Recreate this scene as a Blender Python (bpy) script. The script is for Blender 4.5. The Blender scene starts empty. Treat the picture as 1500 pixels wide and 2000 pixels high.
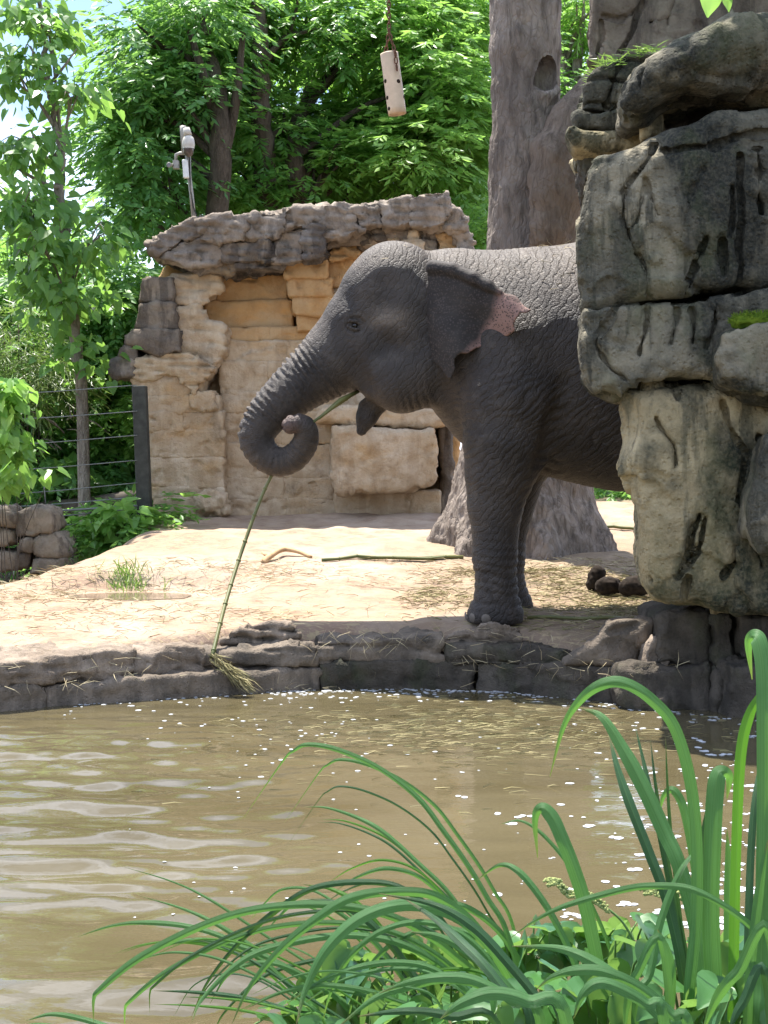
import bpy, math, random
import numpy as np
from mathutils import Vector, Matrix
rng = np.random.default_rng(7)
random.seed(7)
R = math.radians
scene = bpy.context.scene
COL = scene.collection

# ------------------------------------------------------------------ camera
FPX = 2900.0                      # focal length in pixels of the 1500x2000 photograph
CAMZ = 1.35                       # eye height above the pond
PITCH = math.atan(100 / FPX)
cam_d = bpy.data.cameras.new('camera')
cam_d.sensor_fit = 'VERTICAL'; cam_d.sensor_height = 36.0
cam_d.lens = FPX / 2000 * 36.0
cam_d.clip_start = 0.05; cam_d.clip_end = 2000
cam = bpy.data.objects.new('camera', cam_d); COL.objects.link(cam)
cam.location = (0, 0, CAMZ); cam.rotation_euler = (math.pi / 2 - PITCH, 0, 0)
scene.camera = cam

# ------------------------------------------------------------------ sky, sun, exposure
SUN_EL, SUN_AZ = R(71), R(-32)    # azimuth clockwise from +Y: a high midday sun, from the left
w = bpy.data.worlds.new('World'); scene.world = w; w.use_nodes = True
nt = w.node_tree; nt.nodes.clear()
wo = nt.nodes.new('ShaderNodeOutputWorld'); bg = nt.nodes.new('ShaderNodeBackground')
sky = nt.nodes.new('ShaderNodeTexSky'); sky.sky_type = 'NISHITA'; sky.sun_disc = False
sky.sun_elevation = SUN_EL; sky.sun_rotation = SUN_AZ
sky.air_density = 1.0; sky.dust_density = 0.6; sky.ozone_density = 2.0
tc = nt.nodes.new('ShaderNodeTexCoord'); mp = nt.nodes.new('ShaderNodeMapping')
mp.inputs['Scale'].default_value = (1.0, 1.0, 2.2); mp.inputs['Location'].default_value = (3.1, 1.7, 0.4)
cn = nt.nodes.new('ShaderNodeTexNoise'); cn.inputs['Scale'].default_value = 2.6
cn.inputs['Detail'].default_value = 7; cn.inputs['Roughness'].default_value = 0.58
cr = nt.nodes.new('ShaderNodeValToRGB')
cr.color_ramp.elements[0].position = 0.46; cr.color_ramp.elements[1].position = 0.60
mx = nt.nodes.new('ShaderNodeMix'); mx.data_type = 'RGBA'
mx.inputs[7].default_value = (9.6, 10.6, 13.6, 1)       # cloud radiance before the background strength
L = nt.links.new
L(tc.outputs['Generated'], mp.inputs['Vector']); L(mp.outputs[0], cn.inputs['Vector'])
L(cn.outputs['Fac'], cr.inputs[0]); L(cr.outputs[0], mx.inputs[0]); L(sky.outputs[0], mx.inputs[6])
L(mx.outputs[2], bg.inputs['Color']); bg.inputs['Strength'].default_value = 0.098
L(bg.outputs[0], wo.inputs[0])
sun_d = bpy.data.lights.new('sun', 'SUN'); sun_d.energy = 5.0; sun_d.angle = R(0.55); sun_d.color = (1, 0.955, 0.88)
sun = bpy.data.objects.new('sun', sun_d); COL.objects.link(sun)
SUN = Vector((math.cos(SUN_EL) * math.sin(SUN_AZ), math.cos(SUN_EL) * math.cos(SUN_AZ), math.sin(SUN_EL)))
sun.rotation_euler = SUN.to_track_quat('Z', 'Y').to_euler(); sun.location = SUN * 30
scene.view_settings.view_transform = 'Standard'; scene.view_settings.look = 'None'
scene.view_settings.exposure = 1.42; scene.view_settings.gamma = 1.0
scene.render.engine = 'CYCLES'
scene.cycles.max_bounces = 7; scene.cycles.diffuse_bounces = 4; scene.cycles.glossy_bounces = 3
scene.cycles.transmission_bounces = 4; scene.cycles.transparent_max_bounces = 6
scene.cycles.use_denoising = True
scene.cycles.sample_clamp_indirect = 8

# ------------------------------------------------------------------ helpers
CT, ST = math.cos(PITCH), math.sin(PITCH)
def P(px, py, d):
    """a photograph pixel at world depth y = d -> world point (real place of the thing, from its estimated distance)"""
    a = px - 750.0; b = 1000.0 - py
    y = FPX * CT + b * ST; z = b * CT - FPX * ST
    return Vector((a / y * d, d, CAMZ + z / y * d))
def M(px, d): return px * d / FPX            # pixels -> metres at that depth
def ground_depth(py, z):                      # depth at which a level plane at height z shows at row py
    b = 1000.0 - py
    return (z - CAMZ) * (FPX * CT + b * ST) / (b * CT - FPX * ST)

def tag(o, label=None, cat=None, group=None, kind=None):
    if label: o['label'] = label
    if cat: o['category'] = cat
    if group: o['group'] = group
    if kind: o['kind'] = kind
    return o
def empty(name, loc=(0, 0, 0), rz=0.0):
    o = bpy.data.objects.new(name, None); COL.objects.link(o); o.location = loc; o.rotation_euler = (0, 0, rz)
    o.empty_display_size = 0.2
    return o
def mesh_np(name, V, faces, smooth=True, attrs=None):
    """faces: list of int arrays (n,3) or (n,4)"""
    me = bpy.data.meshes.new(name)
    V = np.asarray(V, np.float32).reshape(-1, 3)
    faces = [np.asarray(f, np.int32) for f in (faces if isinstance(faces, list) else [faces]) if len(f)]
    me.vertices.add(len(V)); me.vertices.foreach_set('co', V.ravel())
    nl = sum(f.size for f in faces); npol = sum(len(f) for f in faces)
    me.loops.add(nl); me.loops.foreach_set('vertex_index', np.concatenate([f.ravel() for f in faces]))
    me.polygons.add(npol)
    tot = np.concatenate([np.full(len(f), f.shape[1], np.int32) for f in faces])
    st = np.concatenate([[0], np.cumsum(tot)[:-1]]).astype(np.int32)
    me.polygons.foreach_set('loop_start', st); me.polygons.foreach_set('loop_total', tot)
    me.polygons.foreach_set('use_smooth', np.full(npol, smooth))
    for k, a in (attrs or {}).items():
        at = me.attributes.new(k, 'FLOAT', 'POINT'); at.data.foreach_set('value', np.asarray(a, np.float32).ravel())
    me.update(calc_edges=True); me.validate()
    return me
def obj(name, me, material=None, parent=None, loc=None, rot=None):
    o = bpy.data.objects.new(name, me); COL.objects.link(o)
    if material and not me.materials: me.materials.append(material)
    if parent: o.parent = parent
    if loc is not None: o.location = loc
    if rot is not None: o.rotation_euler = rot
    return o

# noise -----------------------------------------------------------------
_T = rng.random(65536).astype(np.float32)
def vnoise(p, seed=0):
    p = np.asarray(p, np.float32); f = np.floor(p); i = f.astype(np.int64); t = p - f; t = t * t * (3 - 2 * t)
    def h(a, b, c): return _T[(a * 73856093 ^ b * 19349663 ^ c * 83492791 ^ (seed * 2654435)) & 65535]
    x, y, z = i[..., 0], i[..., 1], i[..., 2]; u, v, q = t[..., 0], t[..., 1], t[..., 2]
    c00 = h(x, y, z) * (1 - u) + h(x + 1, y, z) * u; c10 = h(x, y + 1, z) * (1 - u) + h(x + 1, y + 1, z) * u
    c01 = h(x, y, z + 1) * (1 - u) + h(x + 1, y, z + 1) * u; c11 = h(x, y + 1, z + 1) * (1 - u) + h(x + 1, y + 1, z + 1) * u
    return ((c00 * (1 - v) + c10 * v) * (1 - q) + (c01 * (1 - v) + c11 * v) * q) * 2 - 1
def fbm(p, oct=4, seed=0, gain=0.5):
    p = np.asarray(p, np.float32); s = 0; a = 1.0; n = 0
    for k in range(oct):
        s = s + a * vnoise(p * (2.03 ** k) + k * 7.3, seed + k); n += a; a *= gain
    return s / n
def facet(p, seed=0):
    """broken-stone relief: every cell of a scattered lattice is a tilted flat facet"""
    p = np.asarray(p, np.float32); i = np.floor(p).astype(np.int64); best = np.full(len(p), 9e9, np.float32); val = np.zeros(len(p), np.float32)
    def h(a, b, c, s): return _T[(a * 73856093 ^ b * 19349663 ^ c * 83492791 ^ ((seed + s) * 2654435)) & 65535]
    for dx in (-1, 0, 1):
        for dy in (-1, 0, 1):
            for dz in (-1, 0, 1):
                a, b, c = i[:, 0] + dx, i[:, 1] + dy, i[:, 2] + dz
                o = np.stack([a + h(a, b, c, 1), b + h(a, b, c, 2), c + h(a, b, c, 3)], 1) - p
                d = (o * o).sum(1); m_ = d < best; best[m_] = d[m_]
                t = np.stack([h(a, b, c, 4), h(a, b, c, 5), h(a, b, c, 6)], 1) * 2 - 1
                val[m_] = ((o * t).sum(1) * 0.9 + (h(a, b, c, 7) - 0.5) * 0.9)[m_]
    return val
def smooth01(a, b, x):
    t = np.clip((x - a) / (b - a), 0, 1); return t * t * (3 - 2 * t)

# surface nets ----------------------------------------------------------
def nets(Fv, org, h):
    s = Fv < 0
    n = np.array(Fv.shape) - 1
    def cor(A, o): return A[o[0]:o[0] + n[0], o[1]:o[1] + n[1], o[2]:o[2] + n[2]]
    C = [(i, j, k) for i in (0, 1) for j in (0, 1) for k in (0, 1)]
    cnt = np.zeros(n, np.int8)
    for o in C: cnt += cor(s, o)
    act = (cnt > 0) & (cnt < 8)
    idx = np.full(n, -1, np.int64); ii = np.argwhere(act); idx[act] = np.arange(len(ii))
    acc = np.zeros((len(ii), 3)); wt = np.zeros(len(ii))
    vals = {o: Fv[ii[:, 0] + o[0], ii[:, 1] + o[1], ii[:, 2] + o[2]] for o in C}
    for a in C:
        for ax in range(3):
            if a[ax]: continue
            b = list(a); b[ax] = 1; b = tuple(b)
            fa, fb = vals[a], vals[b]; m = (fa < 0) != (fb < 0)
            t = np.where(m, fa / np.where(m, fa - fb, 1), 0)
            p = np.array(a, float)[None] + 0 * acc; p[:, ax] += t
            acc += p * m[:, None]; wt += m
    V = (acc / wt[:, None] + ii) * h + np.asarray(org)
    Q = []
    for ax in range(3):
        u, v = (ax + 1) % 3, (ax + 2) % 3
        A = np.take(s, range(0, s.shape[ax] - 1), ax); B = np.take(s, range(1, s.shape[ax]), ax)
        e = np.argwhere(A != B)
        ok = (e[:, u] > 0) & (e[:, v] > 0) & (e[:, u] < n[u]) & (e[:, v] < n[v]); e = e[ok]
        ins = A[e[:, 0], e[:, 1], e[:, 2]]
        def cell(du, dv):
            q = e.copy(); q[:, u] -= du; q[:, v] -= dv; return idx[q[:, 0], q[:, 1], q[:, 2]]
        q = np.stack([cell(1, 1), cell(0, 1), cell(0, 0), cell(1, 0)], 1)
        q[~ins] = q[~ins][:, ::-1]; Q.append(q)
    return V, np.concatenate(Q)
def vnormals(V, Q):
    a, b = V[Q[:, 2]] - V[Q[:, 0]], V[Q[:, 3 if Q.shape[1] == 4 else 1]] - V[Q[:, 1 if Q.shape[1] == 4 else 0]]
    n = np.cross(a, b)
    if Q.shape[1] == 3: n = np.cross(V[Q[:, 1]] - V[Q[:, 0]], V[Q[:, 2]] - V[Q[:, 0]])
    N = np.zeros_like(V)
    for k in range(Q.shape[1]):
        for c in range(3): N[:, c] += np.bincount(Q[:, k], n[:, c], len(V))
    return N / np.maximum(np.linalg.norm(N, axis=1, keepdims=True), 1e-9)
def smin(a, b, k):
    if k <= 0: return np.minimum(a, b)
    h = np.clip(0.5 + 0.5 * (b - a) / k, 0, 1); return b * (1 - h) + a * h - k * h * (1 - h)
class Field:
    def __init__(s, lo, hi, h):
        s.lo = np.array(lo, float); s.h = h
        n = np.ceil((np.array(hi) - s.lo) / h).astype(int) + 1
        s.ax = [(s.lo[k] + h * np.arange(n[k])).astype(np.float32) for k in range(3)]
        s.F = np.full(n, 1.0, np.float32)
    def box(s, lo, hi):
        sl = []
        for k in range(3):
            a = max(0, int((lo[k] - s.lo[k]) / s.h)); b = min(s.F.shape[k], int((hi[k] - s.lo[k]) / s.h) + 2)
            sl.append(slice(a, max(a, b)))
        return tuple(sl), np.meshgrid(*[s.ax[k][sl[k]] for k in range(3)], indexing='ij', sparse=True)
    def cone(s, p0, p1, r0, r1, k=0.05, sy=1.0, sub=False):
        """round cone p0->p1, flattened by sy in y"""
        p0 = np.array(p0, float); p1 = np.array(p1, float)
        m = max(r0, r1) * max(1, sy) + k * 1.5 + 2 * s.h
        sl, (x, y, z) = s.box(np.minimum(p0, p1) - m, np.maximum(p0, p1) + m)
        d = p1 - p0; d2 = d.copy(); d2[1] /= sy; L2 = max(float(d2 @ d2), 1e-9)
        X = x - p0[0]; Y = (y - p0[1]) / sy; Z = z - p0[2]
        t = np.clip((X * d2[0] + Y * d2[1] + Z * d2[2]) / L2, 0, 1)
        dist = np.sqrt((X - t * d2[0]) ** 2 + (Y - t * d2[1]) ** 2 + (Z - t * d2[2]) ** 2) - (r0 + (r1 - r0) * t)
        if sub: s.F[sl] = -smin(-s.F[sl], dist, k)
        else: s.F[sl] = smin(s.F[sl], dist, k)
    def chain(s, pts, k=0.05, sy=1.0, sub=False):
        for a, b in zip(pts[:-1], pts[1:]): s.cone(a[:3], b[:3], a[3], b[3], k, sy, sub)
    def mesh(s): return nets(s.F, s.lo, s.h)

# materials --------------------------------------------------------------
class Mat:
    def __init__(s, name):
        s.m = bpy.data.materials.new(name); s.m.use_nodes = True; s.nt = s.m.node_tree
        s.bsdf = s.nt.nodes['Principled BSDF']; s.out = s.nt.nodes['Material Output']
        s._tc = None
    def n(s, t, **kw):
        nd = s.nt.nodes.new('ShaderNode' + t)
        for k, v in kw.items():
            if k in nd.inputs.keys() or k[0] == '_':
                key = int(k[1:]) if k[0] == '_' else k
                s.set(nd.inputs[key], v)
            else: setattr(nd, k, v)
        return nd
    def set(s, sock, v):
        if hasattr(v, 'is_output'): s.nt.links.new(v, sock)
        elif hasattr(v, 'outputs'): s.nt.links.new(v.outputs[0], sock)
        elif isinstance(v, (tuple, list)) and sock.type == 'RGBA' and len(v) == 3: sock.default_value = (*v, 1)
        else: sock.default_value = v
    def co(s, sc=(1, 1, 1), rot=(0, 0, 0), kind='Object'):
        if s._tc is None: s._tc = s.n('TexCoord')
        mp = s.n('Mapping'); s.set(mp.inputs['Vector'], s._tc.outputs[kind])
        mp.inputs['Scale'].default_value = sc; mp.inputs['Rotation'].default_value = rot
        return mp.outputs[0]
    def geo(s, sc=(1, 1, 1)):
        g = s.n('NewGeometry'); mp = s.n('Mapping'); s.set(mp.inputs['Vector'], g.outputs['Position'])
        mp.inputs['Scale'].default_value = sc; return mp.outputs[0]
    def noise(s, v, scale, detail=5, rough=0.55, dist=0.0):
        return s.n('TexNoise', Vector=v, Scale=scale, Detail=detail, Roughness=rough, Distortion=dist).outputs['Fac']
    def vor(s, v, scale, feature='DISTANCE_TO_EDGE'):
        nd = s.n('TexVoronoi', feature=feature); s.set(nd.inputs['Vector'], v); nd.inputs['Scale'].default_value = scale
        return nd.outputs['Distance']
    def ramp(s, f, stops):
        nd = s.n('ValToRGB'); s.set(nd.inputs[0], f); e = nd.color_ramp.elements
        while len(e) < len(stops): e.new(0.5)
        for q, (p, c) in zip(e, stops):
            q.position = p; q.color = (c, c, c, 1) if not isinstance(c, (tuple, list)) else (*c, 1)
        return nd.outputs[0]
    def mix(s, f, a, b, mode='MIX'):
        nd = s.n('Mix', data_type='RGBA', blend_type=mode)
        s.set(nd.inputs[0], f); s.set(nd.inputs[6], a); s.set(nd.inputs[7], b); return nd.outputs[2]
    def math(s, op, a, b=0.0):
        nd = s.n('Math', operation=op); s.set(nd.inputs[0], a); s.set(nd.inputs[1], b); return nd.outputs[0]
    def attr(s, name): return s.n('Attribute', attribute_name=name).outputs['Fac']
    def bump(s, h, strength=0.5, dist=0.02, prev=None):
        nd = s.n('Bump'); s.set(nd.inputs['Height'], h); nd.inputs['Strength'].default_value = strength
        nd.inputs['Distance'].default_value = dist
        if prev is not None: s.set(nd.inputs['Normal'], prev)
        return nd.outputs[0]
    def fin(s, color, rough=0.9, normal=None, spec=0.3, **kw):
        b = s.bsdf; s.set(b.inputs['Base Color'], color); s.set(b.inputs['Roughness'], rough)
        b.inputs['Specular IOR Level'].default_value = spec
        if normal is not None: s.set(b.inputs['Normal'], normal)
        for k, v in kw.items(): s.set(b.inputs[k], v)
        return s.m

def tube(pts, radii, sides=8, cap=True):
    """tapered tube through points -> V, [quads, tris]"""
    pts = np.array([tuple(p) for p in pts], float); radii = np.broadcast_to(np.asarray(radii, float), (len(pts),))
    T = np.gradient(pts, axis=0); T /= np.maximum(np.linalg.norm(T, axis=1, keepdims=True), 1e-9)
    up = np.array([0, 0, 1.0]) if abs(T[0, 2]) < 0.9 else np.array([1.0, 0, 0])
    V = []; prev = None
    for p, t, r in zip(pts, T, radii):
        u = (np.cross(t, up) if prev is None else prev - t * (prev @ t)); u /= np.linalg.norm(u); prev = u; v = np.cross(t, u)
        a = np.arange(sides) / sides * 2 * np.pi
        V.append(p + r * (np.cos(a)[:, None] * u + np.sin(a)[:, None] * v))
    n = len(pts); V = np.concatenate(V)
    i = np.arange(sides); j = (i + 1) % sides
    Q = np.concatenate([np.stack([k * sides + i, k * sides + j, (k + 1) * sides + j, (k + 1) * sides + i], 1) for k in range(n - 1)])
    T3 = []
    if cap:
        V = np.concatenate([V, pts[:1], pts[-1:]]); a, b = n * sides, n * sides + 1
        T3 = np.concatenate([np.stack([j, i, np.full(sides, a)], 1), np.stack([(n - 1) * sides + i, (n - 1) * sides + j, np.full(sides, b)], 1)])
    return V, Q, np.array(T3, int).reshape(-1, 3)
class MB:
    """collects shapes into one mesh"""
    def __init__(s): s.V = []; s.Q = []; s.T = []; s.n = 0
    def add(s, V, Q=(), T=()):
        Q = np.asarray(Q, int).reshape(-1, 4); T = np.asarray(T, int).reshape(-1, 3)
        s.V.append(np.asarray(V, float)); s.Q.append(Q + s.n); s.T.append(T + s.n); s.n += len(V); return s
    def tube(s, pts, r, sides=8): return s.add(*tube(pts, r, sides))
    def box(s, c, d, rot=None):
        V = np.array([(x, y, z) for x in (-1, 1) for y in (-1, 1) for z in (-1, 1)], float) * np.array(d) / 2
        if rot is not None: V = V @ np.array(rot.to_matrix()).T
        return s.add(V + np.array(c), [(0, 1, 3, 2), (4, 6, 7, 5), (0, 4, 5, 1), (2, 3, 7, 6), (0, 2, 6, 4), (1, 5, 7, 3)])
    def lathe(s, prof, c=(0, 0, 0), sides=20, axis='z'):
        a = np.arange(sides) / sides * 2 * np.pi; V = []
        for r, z in prof: V.append(np.stack([r * np.cos(a), r * np.sin(a), np.full(sides, z)], 1))
        V = np.concatenate(V); i = np.arange(sides); j = (i + 1) % sides
        Q = np.concatenate([np.stack([k * sides + i, k * sides + j, (k + 1) * sides + j, (k + 1) * sides + i], 1) for k in range(len(prof) - 1)])
        if axis == 'x': V = V[:, [2, 0, 1]]
        if axis == 'y': V = V[:, [1, 2, 0]]
        return s.add(V + np.array(c), Q)
    def mesh(s, name, smooth=True, attrs=None):
        return mesh_np(name, np.concatenate(s.V), [np.concatenate(s.Q), np.concatenate(s.T)], smooth, attrs)
def smooth_path(pts, n=8):
    """Catmull-Rom through points (any dimension)"""
    p = np.array([tuple(q) for q in pts], float); p = np.concatenate([2 * p[:1] - p[1:2], p, 2 * p[-1:] - p[-2:-1]])
    out = []
    for i in range(1, len(p) - 2):
        t = np.linspace(0, 1, n, endpoint=False)[:, None]
        a, b, c, d = p[i - 1], p[i], p[i + 1], p[i + 2]
        out.append(0.5 * (2 * b + (c - a) * t + (2 * a - 5 * b + 4 * c - d) * t ** 2 + (3 * b - a - 3 * c + d) * t ** 3))
    return np.concatenate(out + [p[-2:-1]])

# ------------------------------------------------------------------ terrain
EDGE = np.array([(-9, 4.5), (-5, 6.2), (-3.2, 7.25), (-2.05, 7.91), (-1.58, 8.33), (-0.75, 8.70), (0.15, 8.80), (0.75, 8.70), (1.38, 8.16), (1.75, 7.85), (2.6, 7.35), (5, 6.2), (9, 4.5)])
def edge_y(x): return np.interp(x, EDGE[:, 0], EDGE[:, 1])
PUDDLE = (-1.75, 10.25, 0.46, 0.30)
CHAN = np.array([(-3.2, 8.9), (-2.6, 9.2), (-2.25, 9.45), (-2.12, 9.62)])
def seg_dist(x, y, pts):
    d = np.full(np.shape(x), 9e9)
    for a, b in zip(pts[:-1], pts[1:]):
        u = b - a; t = np.clip(((x - a[0]) * u[0] + (y - a[1]) * u[1]) / (u @ u), 0, 1)
        d = np.minimum(d, np.hypot(x - a[0] - t * u[0], y - a[1] - t * u[1]))
    return d
def gz(x, y):
    x = np.asarray(x, float); y = np.asarray(y, float)
    t = y - edge_y(x)
    base = np.interp(y, [5, 8.6, 9.1, 10, 11, 12, 14, 16, 20, 60], [0.2, 0.27, 0.355, 0.43, 0.56, 0.70, 0.87, 0.93, 0.8, 0.6])
    xb = np.interp(y, [7, 9.6, 10.0, 10.6, 11.5, 12.5, 13.7, 15, 19], [-9, -4.2, -2.95, -2.62, -2.27, -2.03, -2.08, -2.1, -2.6])
    low = 0.12 + 0 * x
    f = smooth01(-0.75, 0.06, x - xb)
    z = low + (base - low) * f
    p = np.stack([x * 0.9, y * 0.9, 0 * x], -1)
    near = smooth01(0.2, 1.2, t)
    z = z + near * (0.06 * fbm(p, 3, 5) + 0.03 * fbm(p * 3.1, 3, 6) + 0.016 * fbm(p * 8, 3, 9))
    e = ((x - PUDDLE[0]) / PUDDLE[2]) ** 2 + ((y - PUDDLE[1]) / PUDDLE[3]) ** 2
    k = smooth01(4.5, 1.9, e); z = z * (1 - k) + 0.41 * k
    z = z - 0.05 * np.exp(-(seg_dist(x, y, CHAN) / 0.13) ** 2)
    z = np.where(t < 0.32, -0.55 + (z + 0.55) * smooth01(0.10, 0.32, t), z)          # pond side of the kerb
    bank = 0.34 + 0.05 * fbm(p * 2, 3, 11)
    wb = smooth01(2.75, 2.35, y + 0.1 * fbm(p * 1.5, 2, 3))
    return z * (1 - wb) + bank * wb
def axis(fine_lo, fine_hi, step, far_lo, far_hi):
    a = np.arange(fine_lo, fine_hi + step / 2, step)
    def out(s, e, sg):
        r = []; d = step; c = s
        while (e - c) * sg > 0: d *= 1.28; c = c + sg * d; r.append(c)
        return r
    return np.array(out(fine_lo, far_lo, -1)[::-1] + list(a) + out(fine_hi, far_hi, 1))
def grid_mesh(name, xs, ys, zf):
    X, Y = np.meshgrid(xs, ys, indexing='ij'); Z = zf(X, Y)
    n, m = X.shape; I = np.arange(n * m).reshape(n, m)
    Q = np.stack([I[:-1, :-1], I[1:, :-1], I[1:, 1:], I[:-1, 1:]], -1).reshape(-1, 4)
    return mesh_np(name, np.stack([X, Y, Z], -1).reshape(-1, 3), Q)

m = Mat('sand_and_earth')
pos = m.geo()
big = m.noise(pos, 0.9, 5, 0.6); mid = m.noise(pos, 5, 6, 0.65); fine = m.noise(pos, 46, 5, 0.7)
straw = m.noise(m.geo((10, 55, 10)), 1.0, 4, 0.6, 1.5)
sand = m.mix(m.ramp(big, [(0.35, 0.0), (0.65, 1.0)]), (0.27, 0.185, 0.133), (0.37, 0.29, 0.218))
sand = m.mix(m.ramp(mid, [(0.46, 0.0), (0.66, 0.8)]), sand, (0.22, 0.145, 0.10))
earth = m.mix(m.ramp(mid, [(0.35, 0.0), (0.7, 1.0)]), (0.17, 0.125, 0.085), (0.28, 0.21, 0.145))
sx = m.n('SeparateXYZ', Vector=pos)
wx = m.math('ADD', sx.outputs[0], m.math('MULTIPLY', m.math('SUBTRACT', mid, 0.5), 1.6))
em = m.ramp(m.math('MULTIPLY_ADD', wx, 0.5), [(0.0, 0.0), (1.0, 1.0)])
em.node.inputs[0].links[0].from_node.inputs[2].default_value = 0.15
ey = m.ramp(m.math('SUBTRACT', 12.6, sx.outputs[1]), [(0.0, 0.0), (1.0, 1.0)])
yy = m.ramp(m.math('MULTIPLY', m.math('SUBTRACT', sx.outputs[1], 15.2), 0.8), [(0.0, 0.0), (1.0, 1.0)])
nearb = m.ramp(m.math('SUBTRACT', 5.0, sx.outputs[1]), [(0.0, 0.0), (1.0, 1.0)])
col = m.mix(m.math('MULTIPLY', em, ey), sand, earth)
col = m.mix(m.math('MULTIPLY', m.ramp(straw, [(0.50, 0.0), (0.62, 0.7)]), m.ramp(big, [(0.38, 1.0), (0.62, 0.25)])), col, (0.44, 0.35, 0.20))
col = m.mix(yy, col, (0.07, 0.06, 0.03)); col = m.mix(nearb, col, (0.05, 0.04, 0.025))
lowz = m.ramp(m.math('MULTIPLY', m.math('SUBTRACT', 0.24, sx.outputs[2]), 6.0), [(0.0, 0.0), (1.0, 1.0)])
col = m.mix(lowz, col, (0.06, 0.048, 0.028))
nrm = m.bump(mid, 0.5, 0.04, m.bump(m.math('ADD', fine, straw), 0.5, 0.012))
MAT_GROUND = m.fin(col, 0.95, nrm, 0.15)
xs = axis(-3.6, 4.6, 0.05, -160, 160); ys = axis(7.2, 16.0, 0.05, -40, 260)
g = obj('ground', grid_mesh('ground', xs, ys, gz), MAT_GROUND); tag(g, kind='structure')

# ------------------------------------------------------------------ pond water
def wz(X, Y):
    p = np.stack([X, Y, 0 * X], -1)
    a = 0.14 + 1.35 * smooth01(0.25, -0.8, X + 0.22 * (Y - 5) + 0.3 * fbm(p * 0.9, 2, 21)) * smooth01(8.4, 6.4, Y)
    wx = 0.30 * fbm(p * 1.1, 2, 31); wy = 0.30 * fbm(p * 1.1, 2, 32)
    z = 0
    for lam, ang, am in ((0.47, 86, 0.0040), (0.33, 101, 0.0034), (0.25, 76, 0.0030), (0.19, 95, 0.0024), (0.15, 68, 0.0015), (0.125, 110, 0.0012), (0.10, 84, 0.0008), (0.28, 118, 0.0016), (0.36, 58, 0.0016)):
        k = 2 * np.pi / lam; c, s = math.cos(R(ang)), math.sin(R(ang))
        z = z + am * np.sin(k * ((X + wx) * c + (Y + wy) * s) + lam * 40)
    rr = np.hypot(X + 0.95, (Y - 6.9)); z = z * a
    z = z + 0.004 * np.sin(rr * 34) * np.exp(-(rr / 0.75) ** 2)
    z = z + 0.0016 * a * fbm(p * np.array([9, 22, 1]), 3, 41)
    return z
m = Mat('muddy_water'); pos = m.geo((1, 1, 0.0))
c = m.mix(m.ramp(m.noise(m.geo((0.6, 1.6, 0)), 0.9, 4, 0.6, 0.6), [(0.35, 0.0), (0.68, 1.0)]), (0.074, 0.060, 0.030), (0.106, 0.088, 0.048))
MAT_WATER = m.fin(c, 0.035, m.bump(m.noise(m.geo((14, 30, 0)), 1.0, 3, 0.5), 0.10, 0.01), 0.5, IOR=1.5)
wat = obj('pond_water', grid_mesh('pond_water', axis(-3.2, 3.2, 0.02, -12, 12), axis(2.3, 9.1, 0.02, 1.6, 9.3), wz), MAT_WATER)
tag(wat, kind='structure')

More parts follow.
